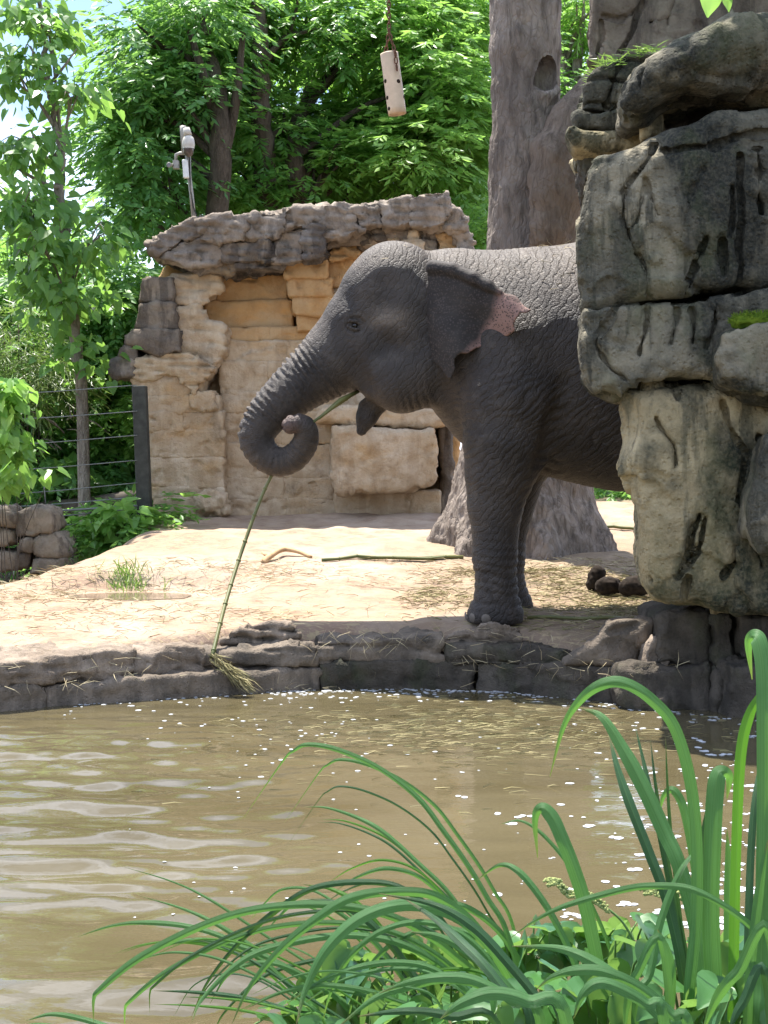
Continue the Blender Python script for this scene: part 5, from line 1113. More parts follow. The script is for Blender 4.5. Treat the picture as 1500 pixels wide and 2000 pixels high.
mk('conduit', [K(364, 296, -.03), K(371, 300, -.03), K(372, 345, -.03), K(375, 424, -.02)], .009, MAT_GREYMETAL, 6)

# wire fence --------------------------------------------------------------
fo = P(276, 1003, 13.2); fn = empty('wire_fence', fo); tag(fn, 'wire fence with dark post left of the rock wall', 'fence')
mb = MB(); mb.box(tuple((P(278, 885, 13.2) - fo)), (M(27, 13.2), .13, M(262, 13.2)), Matrix.Rotation(R(-2), 3, 'Y').to_euler()); o = obj('post', mb.mesh('post', False), MAT_POST, fn); bv = o.modifiers.new('bevel', 'BEVEL'); bv.width = .012; bv.segments = 2
for yr, yl, rw in ((752, 774, .0048), (803, 823, .0048), (850, 874, .0048), (899, 924, .0046), (943, 972, .0048), (971, 996, .006), (988, 1004, .011), (993, 1023, .006), (1012, 1040, .006), (1034, 1068, .0044)):
    a, b = P(268, yr, 13.12), P(-90, yl, 12.6); mid = (a + b) / 2 - Vector((0, 0, .012))
    obj('wire', MB().tube(smooth_path([a - fo, mid - fo, b - fo], 6), rw, 6).mesh('wire'), MAT_WIRE, fn)
obj('wire', MB().tube([P(85, 928, 12.8) - fo, P(87, 960, 12.8) - fo, P(90, 992, 12.8) - fo], .006, 6).mesh('wire'), MAT_WIRE, fn)
obj('post', MB().tube([P(-95, 700, 12.6) - fo, P(-92, 1100, 12.6) - fo], .06, 8).mesh('post'), MAT_POST, fn)
fp = G(20, 1128, 8.5); fm = empty('wire_mesh_panel', fp); tag(fm, 'low galvanised wire mesh panel at the left edge of the mound', 'fence')
for k in range(4): obj('wire', MB().tube([P(-60, 1118 + 7 * k, fp.y) - fp, P(62, 1108 + 7 * k, fp.y) - fp], .0035, 5).mesh('wire'), MAT_WIRE, fm)
for k in range(12): obj('wire', MB().tube([P(-58 + 10.5 * k, 1116 - k * .8, fp.y) - fp, P(-56 + 10.5 * k, 1141 - k * .8, fp.y) - fp], .003, 5).mesh('wire'), MAT_WIRE, fm)
lg = P(190, 985, 14.2); t = obj('fallen_log', MB().tube([P(60, 1000, 14.4) - lg, P(190, 985, 14.2) - lg, P(285, 968, 14.0) - lg], [.09, .085, .075], 10).mesh('fallen_log'), MAT_LOG, None, lg); tag(t, 'grey timber log lying behind the wires beside the post', 'log')
lg = P(70, 800, 15); t = obj('leaning_log', MB().tube([P(30, 850, 15) - lg, P(70, 795, 15) - lg, P(105, 748, 15.1) - lg], [.07, .065, .05], 9).mesh('leaning_log'), MAT_LOG, None, lg); tag(t, 'mossy dark log leaning in the thicket behind the upper wires', 'log')
lb = P(145, 860, 14.3); bt_ = empty('bare_twigs', lb); tag(bt_, 'tangle of bare grey twigs behind the wires', 'branch')
g_ = np.random.default_rng(5)
for k in range(12):
    a = P(g_.uniform(80, 170), g_.uniform(790, 900), 14.3); b = a + Vector((g_.uniform(-.35, .35), g_.uniform(-.1, .1), g_.uniform(-.18, .18)))
    obj('twig', MB().tube([a - lb, (a + b) / 2 - lb + Vector((0, 0, .03)), b - lb], [.009, .007, .003], 5).mesh('twig'), MAT_PALEBARK, bt_)
# rubble beyond the mound
rb = empty('rubble_pile', P(60, 1100, 12.3)); tag(rb, 'brown rubble stone pile behind the wires at the far left', 'rock pile')
for q, pl in enumerate([[(-40, 996), (16, 988), (32, 1006), (30, 1030), (-40, 1034)], [(22, 1004), (60, 990), (94, 990), (104, 1014), (104, 1040), (60, 1050), (32, 1046), (30, 1028)], [(-40, 1036), (28, 1032), (30, 1064), (-40, 1070)], [(32, 1050), (62, 1048), (64, 1078), (30, 1076)], [(64, 1050), (106, 1042), (128, 1060), (134, 1088), (66, 1086)], [(-40, 1072), (60, 1080), (56, 1112), (-40, 1120)], [(60, 1088), (132, 1090), (140, 1120), (56, 1120)]]):
    stone_px('stone', pl, 12.3 + .03 * (q % 3), .45, rb, MAT_BROWNROCK, r=.04, h=.024, seed=700 + q, amp=.02, low=.025)

# bamboo held in the trunk ------------------------------------------------
bp = [P(*q) for q in ((708, 757, DE - .02), (672, 783, DE - .12), (640, 804, DE - .19), (614, 823, DE - .20), (584, 852, DE - .12), (552, 896, DE - .03), (529, 932, DE - .05), (505, 985, DE - .14), (470, 1083, DE - .28), (440, 1180, DE - .56), (414, 1284, 8.54))]
bb = empty('bamboo_stalk', bp[-1]); tag(bb, 'long thin green bamboo stalk gripped by the curled trunk, foot on the kerb', 'bamboo')
pp = smooth_path([b - bp[-1] for b in bp], 8); n = len(pp)
bs_ = obj('stem', MB().tube(pp, np.linspace(.008, .013, n), 8).mesh('stem'), MAT_BAMBOO, bb)
cl = np.concatenate([[0], np.cumsum(np.linalg.norm(np.diff(pp, axis=0), axis=1))])
for s_ in np.arange(.15, cl[-1] - .02, .17):
    k = np.searchsorted(cl, s_); d = unit(pp[min(k + 1, n - 1)] - pp[k - 1]); obj('node_ring', MB().tube([pp[k] - d * .007, pp[k] - d * .002, pp[k] + d * .002, pp[k] + d * .007], np.array([1, 1.28, 1.28, 1]) * (.008 + .005 * k / n + .0006), 8).mesh('node_ring'), MAT_BAMBOO, bs_)
obj('leaf_sheath', MB().tube([P(700, 764, DE - .05) - bp[-1], P(665, 782, DE - .15) - bp[-1], P(622, 818, DE - .21) - bp[-1]], [.012, .017, .009], 6).mesh('leaf_sheath'), MAT_BAMBOO, bb)

# loose straw helpers -----------------------------------------------------
def strands(P0, D, Lg, w_, seed, curve=0.1):
    """thin bent strips: start points, directions, lengths"""
    g_ = np.random.default_rng(seed); n = len(P0); D = unit(D); s = unit(np.cross(D, unit(g_.normal(size=(n, 3))))) * w_; Lg = np.broadcast_to(Lg, (n,))[:, None]
    b = g_.normal(size=(n, 3)) * curve * Lg; b[:, 2] = np.abs(b[:, 2]) * .5
    A, B, C = P0, P0 + D * Lg * .5 + b, P0 + D * Lg
    V = np.stack([A - s, A + s, B + s, B - s, C], 1).reshape(-1, 3); i = np.arange(n)[:, None] * 5
    return V, i + np.array([[0, 1, 2, 3]]), i + np.array([[3, 2, 4]]), np.repeat(g_.random(n), 5)
def straw_obj(name, P0, D, Lg, w_, seed, mat, parent=None, origin=(0, 0, 0), **kw):
    V, Q, T3, rr = strands(np.asarray(P0, float), np.asarray(D, float), Lg, w_, seed, **kw)
    return obj(name, mesh_np(name, V - np.array(origin), [Q, T3], False, dict(rnd=rr)), mat, parent, None if parent else origin)
# bundle of grass at the stalk's foot
g_ = np.random.default_rng(31); a = np.array(P(414, 1280, 8.53)); e = np.array(P(502, 1356, 8.42))
n = 210; t0 = g_.random((n, 1)) * .6; p0 = a + (e - a) * t0 + g_.normal(size=(n, 3)) * np.array([.014, .02, .012]); d = (e - a) + g_.normal(size=(n, 3)) * .06
gb_ = straw_obj('grass_bundle', p0, d, g_.uniform(.06, .17, n), .0026, 32, MAT_HAYGREEN, None, tuple(a)); tag(gb_, 'bundle of cut grass drooping over the kerb at the bamboo foot', 'grass bundle')
# litter of hay on the ground, kerb and elephant
def on_ground(n, fx, fy, seed):
    g_ = np.random.default_rng(seed); px = fx(g_, n); py = fy(g_, n); x, y = px, py
    a = g_.uniform(0, 2 * np.pi, n); D = np.stack([np.cos(a), np.sin(a) * .8, g_.normal(size=n) * .12 + .03], 1)
    return np.stack([x, y, gz(x, y) + .006], 1), D
def zone(seed, n, x0, x1, y0, y1, thr):
    g_ = np.random.default_rng(seed); x = g_.uniform(x0, x1, n); y = g_.uniform(y0, y1, n); k = fbm(np.stack([x * 1.1, y * 1.4, 0 * x], 1), 3, seed) + g_.normal(size=n) * .22 > thr
    k &= (y - edge_y(x)) > .2; e = ((x - PUDDLE[0]) / PUDDLE[2]) ** 2 + ((y - PUDDLE[1]) / PUDDLE[3]) ** 2; k &= e > 1.0
    x, y = x[k], y[k]; a = g_.uniform(0, 2 * np.pi, len(x)); return np.stack([x, y, gz(x, y) + .006], 1), np.stack([np.cos(a), np.sin(a), np.abs(g_.normal(size=len(x))) * .12], 1)
p0, d0 = zone(41, 9000, -2.9, 2.2, 8.3, 11.2, -.02); o = straw_obj('scattered_straw', p0, d0, .11, .0021, 42, MAT_STRAW); tag(o, 'pale straw scattered over the sand round the pond', 'straw', kind='stuff')
p0, d0 = zone(45, 6500, 0.1, 2.2, 8.9, 10.9, .05); o = straw_obj('scattered_hay', p0, d0, .10, .0024, 46, MAT_HAYGREEN); tag(o, 'greenish hay littered on the earth around the elephant feet', 'hay', kind='stuff')
g_ = np.random.default_rng(51); p0 = []; d0 = []
for px, py, n, sx, sy in ((520, 1390, 150, 60, 12), (260, 1300, 60, 120, 20), (880, 1250, 80, 120, 18), (1080, 1300, 90, 110, 8), (960, 1300, 40, 60, 24), (700, 1240, 70, 90, 14), (200, 1330, 50, 90, 16)):
    for k in range(n):
        x = px + g_.normal() * sx; y = py + g_.normal() * sy; w_ = P(x, y, 8.62 - .02 * abs(g_.normal())); yy = edge_y(w_.x)
        p = P(x, y, yy - .06 - .02 * g_.random()); p0.append((p.x, p.y, max(p.z, .02))); d0.append((g_.normal(), g_.normal() * .3 - .1, g_.normal() * .6 - .3))
o = straw_obj('kerb_straw', p0[::2], d0[::2], .10, .0014, 52, MAT_STRAW); tag(o, 'dry straw wisps clinging to the kerb stones', 'straw', kind='stuff')
# straw on the elephant's head and back
kk = np.where((N_top > .45) & (V2[:, 2] > 1.95) & (V2[:, 1] < .25) & ((V2[:, 0] > .12) | ((V2[:, 0] < -.35))))[0]; pk = g_.choice(kk, 520, p=(lambda w__: w__ / w__.sum())(np.where(V2[kk, 0] > .12, 1.0, .22)))
o = straw_obj('straw_on_back', V2[pk] + np.array(EO) + [0, 0, .004], g_.normal(size=(len(pk), 3)) * [1, .7, .25], .07, .0016, 53, MAT_STRAW); tag(o, 'wisps of straw lying on the head and back of the elephant', 'straw', kind='stuff')

# things lying on the ground ----------------------------------------------
def ground_rod(name, label, px0, py0, px1, py1, r, mat, cat, sag=0.0, group=None, mid=None):
    a, b = G(px0, py0), G(px1, py1); a.z += r; b.z += r; c = (a + b) / 2; pts = []
    for t in np.linspace(0, 1, 9):
        p = a + (b - a) * t; p.z = float(gz(p.x, p.y)) + r + sag * math.sin(math.pi * t); pts.append(p)
    o = empty(name, c); tag(o, label, cat, group); pth = [p - c for p in pts]
    so = obj('stem', MB().tube(pth, r, 7).mesh('stem'), mat, o)
    for k in range(1, 8): obj('node_ring', MB().tube([pth[k] - (pth[k] - pth[k - 1]) * .03, pth[k], pth[k] + (pth[k] - pth[k - 1]) * .03], [r, r * 1.3, r], 7).mesh('node_ring'), mat, so)
    return o
ground_rod('bamboo_cane', 'green bamboo cane lying on the sand before the bare trunk, longest one', 628, 1098, 905, 1092, .013, MAT_BAMBOO, 'bamboo', .01)
ground_rod('bamboo_cane', 'thin bamboo cane lying close behind the longest cane on the sand', 700, 1092, 890, 1089, .010, MAT_BAMBOO, 'bamboo', .015)
ground_rod('bamboo_cane', 'bamboo cane lying at the right foot of the bare trunk', 1136, 1035, 1262, 1038, .014, MAT_BAMBOO, 'bamboo', .01)
ground_rod('bamboo_cane', 'dark bamboo cane on the earth beside the heel of the elephant', 1030, 1210, 1215, 1212, .011, MAT_BAMBOO, 'bamboo', .005)
sb = G(515, 1100); st = empty('dry_branch', sb); tag(st, 'crooked pale dry branch lying on the bright sand', 'branch')
pts = [Vector(sb), G(525, 1096) + Vector((0, 0, .03)), G(552, 1086) + Vector((0, 0, .05)), G(580, 1087) + Vector((0, 0, .04)), G(608, 1091) + Vector((0, 0, .012))]
obj('stem', MB().tube(smooth_path([p - sb for p in pts], 5), np.linspace(.028, .012, 21), 8).mesh('stem'), MAT_WOOD, st)
obj('fork', MB().tube([pts[1] - sb, G(512, 1092) + Vector((0, 0, .05)) - sb], [.018, .01], 7).mesh('fork'), MAT_WOOD, st)
for px, py, rp, lab, sd_ in ((1165, 1152, 21, 'upright dung ball, the tallest of the dung beside the boulder', 1), (1188, 1164, 22, 'round dung ball in front of the tallest dung ball', 2), (1238, 1166, 24, 'dung ball half hidden by the boulder', 3)):
    b = G(px, py); r = M(rp, b.y); Fd = Field((-r * 1.6, -r * 1.6, -r * .3), (r * 1.6, r * 1.6, r * 2.6), r / 9)
    if sd_ == 1: Fd.cone((-.2 * r, 0, r * .6), (.1 * r, 0, r * 1.5), r * .75, r * .8, .03)
    else: Fd.cone((-.35 * r, 0, r * .8), (.3 * r, .1 * r, r * .85), r * .85, r * .9, .03)
    V, Q = Fd.mesh(); Nn = vnormals(V, Q); V = V + Nn * (r * .16 * fbm(V / r * 2.2 + sd_, 3, sd_))[:, None]
    o = obj('dung_ball', mesh_np('dung_ball', V, Q), MAT_DUNG, None, b); tag(o, lab, 'dung', 'dung beside the boulder')

# puddle and run-off -------------------------------------------------------
pz = 0.41 + .004
def disc(name, cx, cy, rx, ry, z, seed, n=40):
    a = np.arange(n) / n * 2 * np.pi; k = 1 + .16 * fbm(np.stack([np.cos(a) * 1.6, np.sin(a) * 1.6, 0 * a + seed], 1), 3, seed)
    V = np.concatenate([[[0, 0, 0]], np.stack([rx * k * np.cos(a), ry * k * np.sin(a), 0 * a], 1)]); i = np.arange(n); T3 = np.stack([0 * i, 1 + i, 1 + (i + 1) % n], 1)
    return obj(name, mesh_np(name, V, T3), None, None, (cx, cy, z))
m = Mat('puddle_water'); MAT_PUDDLE = m.fin((0.15, 0.11, 0.075), 0.05, m.bump(m.noise(m.geo((9, 20, 0)), 1.0, 3), 0.08, 0.01), 0.5, IOR=1.33)
o = disc('puddle', PUDDLE[0], PUDDLE[1], PUDDLE[2] * .95, PUDDLE[3] * .95, pz, 3); o.data.materials.append(MAT_PUDDLE); tag(o, kind='structure')
mb = MB(); cp = smooth_path([np.array([c_[0], c_[1], 0]) for c_ in CHAN], 6); L_ = [];
for i, p in enumerate(cp):
    d = unit(cp[min(i + 1, len(cp) - 1)] - cp[max(i - 1, 0)]); s = np.array([-d[1], d[0], 0]) * .12; zz = float(gz(p[0], p[1])) + .022
    L_ += [[p[0] - s[0], p[1] - s[1], zz], [p[0] + s[0], p[1] + s[1], zz]]
i = np.arange(len(cp) - 1)[:, None] * 2
o = obj('water_run_off', mesh_np('water_run_off', np.array(L_), i + np.array([[0, 2, 3, 1]])), MAT_PUDDLE); tag(o, kind='structure')
# weeds at the puddle and round about
def grass_tuft(label, base, n, h_, sp, seed, mat):
    g_ = np.random.default_rng(seed); b = np.array(base) + g_.normal(size=(n, 3)) * [sp, sp * .6, 0]; b[:, 2] = gz(b[:, 0], b[:, 1])
    t = straw_obj('grass_tuft', b, np.stack([g_.normal(size=n) * .5, g_.normal(size=n) * .3, np.ones(n)], 1), g_.uniform(.5, 1, n) * h_, .0035, seed, mat, None, tuple(base), curve=.2); tag(t, label, 'grass', kind='stuff'); return t
LEAF_GRASS = leaf_material('grass_blade', (0.07, 0.13, 0.03), (0.16, 0.22, 0.06), None, .35)
grass_tuft('green grass tuft growing in the puddle on the sand', G(252, 1138), 150, .13, .10, 61, LEAF_GRASS)
grass_tuft('wispy grass tuft below the broad leaf bush beyond the mound', P(150, 1080, 12.4), 90, .45, .08, 62, LEAF_GRASS)
grass_tuft('dark grass tuft at the base of the rubble pile', P(110, 1100, 12.2), 80, .3, .12, 63, LEAF_GRASS)
g_ = np.random.default_rng(66); b_ = np.array(P(1225, 112, 8.4)); n = 260
p0 = np.stack([b_[0] + g_.uniform(-.17, .2, n), b_[1] + g_.uniform(-.05, .4, n), np.zeros(n)], 1); p0[:, 2] = b_[2] + (p0[:, 0] - b_[0]) * .32 + g_.normal(size=n) * .012
o = straw_obj('ledge_grass', p0, np.stack([g_.normal(size=n) - .6, g_.normal(size=n) * .5 - .3, g_.random(n) * .5 - .1], 1), .09, .003, 67, LEAF_GRASS, None, tuple(b_)); tag(o, 'short grass growing on the ledge below the upper boulder lip', 'grass')
# moss cushion on the ledge
MAT_MOSS = leaf_material('moss', (0.07, 0.12, 0.012), (0.16, 0.22, 0.02), None, .2, .9, .1)
mc = P(1480, 628, 7.2); Fm = Field((-.16, -.1, -.05), (.22, .22, .12), .008); Fm.cone((-.08, .05, 0), (.2, .06, .015), .035, .05, .02, 1.6); V, Q = Fm.mesh(); Nn = vnormals(V, Q)
V = V + Nn * (.014 * fbm(V * 55, 3, 3))[:, None]; o = obj('moss_cushion', mesh_np('moss_cushion', V, Q, True, dict(rnd=np.clip(.5 + fbm(V * 30, 2, 5), 0, 1))), MAT_MOSS, None, mc); tag(o, 'bright green moss cushion on the boulder ledge', 'moss')

kk = g_.choice(np.where(Nn[:, 2] > -.1)[0], 900)
o = straw_obj('moss_fuzz', V[kk] + np.array(mc), Nn[kk] + g_.normal(size=(900, 3)) * .6, .022, .0016, 68, MAT_MOSS, None, tuple(mc)); o.parent = bpy.data.objects['moss_cushion']; o.location = (0, 0, 0); tag(o, kind='stuff')
# foam and straw on the pond ------------------------------------------------
g_ = np.random.default_rng(71); Vs = []; Ts = []; nn = 0
def blob(x, y, r):
    global nn
    k = int(g_.integers(7, 11)); a = np.arange(k) / k * 2 * np.pi + g_.random(); rr = r * (.7 + .5 * g_.random(k)); z0 = float(wz(np.array(x), np.array(y))) + .002
    ring0 = np.stack([x + rr * np.cos(a), y + rr * np.sin(a), 0 * a + z0], 1); ring1 = np.stack([x + rr * .7 * np.cos(a), y + rr * .7 * np.sin(a), 0 * a + z0 + r * .10], 1)
    Vs.append(np.concatenate([ring0, ring1, [[x, y, z0 + r * .14]]])); i = np.arange(k); j = (i + 1) % k
    Ts.append(np.concatenate([np.stack([i, j, k + j], 1), np.stack([i, k + j, k + i], 1), np.stack([k + i, k + j, 0 * i + 2 * k], 1)]) + nn); nn += 2 * k + 1
def wpt(px, py): d = ground_depth(py, 0.0); return P(px, py, d)
for k in range(420):                                  # foam line along the kerb
    x = g_.uniform(-1.7, 1.75) if k % 3 else g_.uniform(-.8, .9); y = edge_y(x) - .05 - abs(g_.normal()) * (.05 if k % 2 else .22); blob(x, y, g_.uniform(.004, .017))
for k in range(80):
    p = wpt(g_.uniform(250, 1480), 1400 + 420 * g_.random() ** 1.2); blob(p.x, p.y, g_.uniform(.003, .008))
for k in range(170):
    p = wpt(1480 - abs(g_.normal()) * 190, g_.uniform(1400, 1820)); r = g_.uniform(.004, .018)
    for q in range(int(g_.integers(1, 4))): blob(p.x + g_.normal() * r, p.y + g_.normal() * r, r)
for k in range(60):
    p = wpt(600 + g_.normal() * 130, 1440 + g_.normal() * 35); blob(p.x, p.y, g_.uniform(.005, .014))
o = obj('pond_foam', mesh_np('pond_foam', np.concatenate(Vs), np.concatenate(Ts)), MAT_FOAM); tag(o, 'white foam flecks floating on the muddy pond', 'foam', kind='stuff')
n = 1100; px = np.concatenate([g_.normal(930, 190, n), g_.uniform(200, 1300, 70)]); py = np.concatenate([np.abs(g_.normal(0, 30, n)) * g_.choice([-1, 1], n) + 1425, g_.uniform(1380, 1600, 70)]); ok = py > 1352
pts = np.array([tuple(wpt(a, b)) for a, b in zip(px[ok], py[ok])]); ok2 = pts[:, 1] < edge_y(pts[:, 0]) - .08; pts = pts[ok2]; pts[:, 2] = wz(pts[:, 0], pts[:, 1]) + .003
o = straw_obj('floating_straw', pts, np.stack([np.ones(len(pts)), g_.normal(size=len(pts)) * .45, np.zeros(len(pts))], 1), g_.uniform(.04, .12, len(pts)), .0015, 73, MAT_HAYGREEN); tag(o, 'strands of straw floating on the pond before the kerb', 'straw', kind='stuff')

# ------------------------------------------------------------------ foreground plants
def blade_material(name, a, b, trans=.35):
    m = Mat(name); u = m.attr('across'); pos = m.co()
    st = m.n('TexNoise', Vector=m.n('CombineXYZ', X=m.math('MULTIPLY', u, 14.0), Y=m.math('MULTIPLY', m.attr('along'), 1.6)).outputs[0], Scale=1.0, Detail=3).outputs['Fac']
    c = m.mix(m.ramp(st, [(0.35, 0.0), (0.65, 1.0)]), a, b); c = m.mix(m.ramp(m.attr('along'), [(0.90, 0.0), (1.0, 0.9)]), c, (0.20, 0.15, 0.06))
    rib = m.ramp(m.math('ABSOLUTE', u), [(0.0, 1.0), (0.14, 0.0)]); c = m.mix(m.math('MULTIPLY', rib, .4), c, (0.11, 0.22, 0.07))
    m.fin(c, 0.48, m.bump(st, .7, .002), .35); tr = m.n('BsdfTranslucent'); m.set(tr.inputs['Color'], m.mix(.45, c, (.18, .40, .02))); mx = m.n('MixShader'); mx.inputs[0].default_value = trans
    m.nt.links.new(m.bsdf.outputs[0], mx.inputs[1]); m.nt.links.new(tr.outputs[0], mx.inputs[2]); m.nt.links.new(mx.outputs[0], m.out.inputs[0]); return m.m
BLADE = blade_material('strap_leaf', (0.045, 0.135, 0.04), (0.115, 0.26, 0.09), .42); BLADE_Y = blade_material('bright_strap_leaf', (0.06, 0.19, 0.02), (0.10, 0.27, 0.035), .5); BLADE_D = blade_material('dark_strap_leaf', (0.018, 0.06, 0.025), (0.035, 0.10, 0.035), .2)
BS = [0]
def blade(plant, path, wpx, mat, d0, d1=None, twist=0.0, root=None, seed=0):
    BS[0] += 1; seed = BS[0] * 1.7; twist = twist * (1 if BS[0] % 2 else -1.6)
    """path of pixels from the tip or bend down to the root, laid out between depths d1 (tip) and d0 (root)"""
    d1 = d1 or d0; n = len(path); pts = [np.array(P(x, y, d1 + (d0 - d1) * (k / (n - 1)) ** .8)) for k, (x, y) in enumerate(path)]
    if root is not None: pts.append(np.array(root))
    c = smooth_path(pts, 7); T = unit(np.gradient(c, axis=0)); view = unit(c - np.array([0, 0, CAMZ])); s = np.linspace(0, 1, len(c))
    ar = s * twist; sd_ = unit(np.cross(T, view)); nn_ = np.cross(T, sd_); sd2 = unit(sd_ * np.cos(ar)[:, None] + nn_ * np.sin(ar)[:, None]); nn_ = np.cross(T, sd2)
    for k in range(1, len(sd2)):
        if sd2[k] @ sd2[k - 1] < 0: sd2[k] *= -1; nn_[k] *= -1
    wd = M(wpx, d0) * np.clip(np.minimum(1, (s * 3.2) ** .75), .06, 1) * np.where(s > .85, 1 - (s - .85) * 1.2, 1) / 2
    us = np.array([-1, -.5, -.03, .03, .5, 1]); cup = np.array([0, .42, 1, 1, .42, 0]) * .34; wav = .10 * np.sin(s * 17 + seed)[:, None] * np.array([1, .4, 0, 0, -.4, -1])[None]
    wd = wd * .78; V = c[:, None, :] + sd2[:, None, :] * (us[None, :, None] * wd[:, None, None]) + nn_[:, None, :] * ((cup[None] + wav)[:, :, None] * wd[:, None, None])
    n5 = len(c); I = np.arange(n5 * 6).reshape(n5, 6); Q = np.concatenate([np.stack([I[:-1, k], I[:-1, k + 1], I[1:, k + 1], I[1:, k]], -1).reshape(-1, 4) for k in range(5)])
    o = np.array(plant.location)
    return obj('leaf_blade', mesh_np('leaf_blade', V.reshape(-1, 3) - o, Q, True, dict(across=np.tile(us, n5), along=np.repeat(1 - s, 6))), mat, plant)
def plant_at(label, x, y): o = empty('strap_leaf_plant', (x, y, float(gz(x, y)) - .02)); tag(o, label, 'plant'); return o
pA = plant_at('tall strap leaved plant with upright arching blades before the boulder base', P(1380, 2100, 1.95).x, 1.95); rA = lambda dx=0: (P(1385 + dx, 2250, 1.95).x, 1.95, .36)
A = [([(1074, 1517), (1100, 1421), (1130, 1371), (1170, 1339), (1216, 1333), (1272, 1366), (1322, 1431), (1355, 1573), (1361, 1776), (1345, 2000)], 30, BLADE, 1.9, 2.0, .2),
 ([(1135, 1383), (1176, 1401), (1216, 1462), (1257, 1538), (1297, 1624), (1328, 1695), (1363, 1827), (1380, 1990)], 40, BLADE, 1.95, 2.1, .2),
 ([(1188, 1430), (1206, 1500), (1230, 1570), (1267, 1664), (1307, 1776), (1340, 1960)], 26, BLADE_D, 2.05, 2.2, .1),
 ([(1050, 1675), (1045, 1600), (1058, 1578), (1078, 1596), (1094, 1629), (1120, 1695), (1145, 1776), (1171, 1903), (1190, 2010)], 36, BLADE, 2.05, 2.1, .25),
 ([(1420, 1560), (1424, 1516), (1404, 1510), (1396, 1560), (1392, 1640), (1388, 1776), (1393, 1900), (1400, 2010)], 44, BLADE, 1.9, 1.95, .1),
 ([(1520, 1300), (1490, 1350), (1464, 1396), (1447, 1472), (1439, 1624), (1434, 1827), (1430, 2010)], 27, BLADE_Y, 1.85, 1.85, .3),
 ([(1469, 1327), (1462, 1262), (1470, 1243), (1482, 1252), (1492, 1310), (1494, 1420), (1494, 1600), (1488, 1900), (1480, 2020)], 42, BLADE, 1.8, 1.9, .1),
 ([(1238, 1408), (1254, 1475), (1267, 1533), (1290, 1640), (1320, 1800), (1350, 1990)], 13, BLADE_D, 2.1, 2.2, 0), ([(1270, 1440), (1280, 1530), (1300, 1660), (1330, 1820), (1360, 1990)], 11, BLADE_D, 2.15, 2.2, 0),
 ([(1300, 1440), (1304, 1540), (1312, 1650), (1330, 1800), (1360, 1990)], 9, BLADE_D, 2.1, 2.1, 0), ([(1288, 1590), (1296, 1555), (1314, 1543), (1334, 1575), (1350, 1650), (1365, 1760), (1380, 1980)], 22, BLADE, 2.15, 2.2, .3),
 ([(1486, 1480), (1474, 1560), (1466, 1680), (1462, 1800), (1455, 2000)], 20, BLADE_D, 1.95, 2.05, .2), ([(1500, 1640), (1486, 1720), (1470, 1850), (1460, 2000)], 24, BLADE, 1.8, 1.8, .2),
 ([(1384, 1560), (1372, 1650), (1362, 1760), (1370, 1980)], 24, BLADE_D, 2.2, 2.2, 0), ([(1420, 1620), (1424, 1740), (1420, 1980)], 26, BLADE, 2.1, 2.1, 0), ([(1270, 1900), (1290, 1800), (1330, 1700), (1370, 1650)][::-1] + [(1240, 1990)], 20, BLADE, 1.9, 2.0, .2)]
for path, wp, mt, d0, d1, tw in A: blade(pA, path, wp, mt, d0, d1, tw, (P(path[-1][0] * .7 + 415 + random.uniform(-15, 15), 2250, d0).x, d0, .36))
pB = plant_at('arching strap leaved plant sweeping left over the muddy water', P(1000, 2150, 2.1).x, 2.1); rB = lambda dx=0: (P(1010 + dx, 2280, 2.1).x, 2.1, .35)
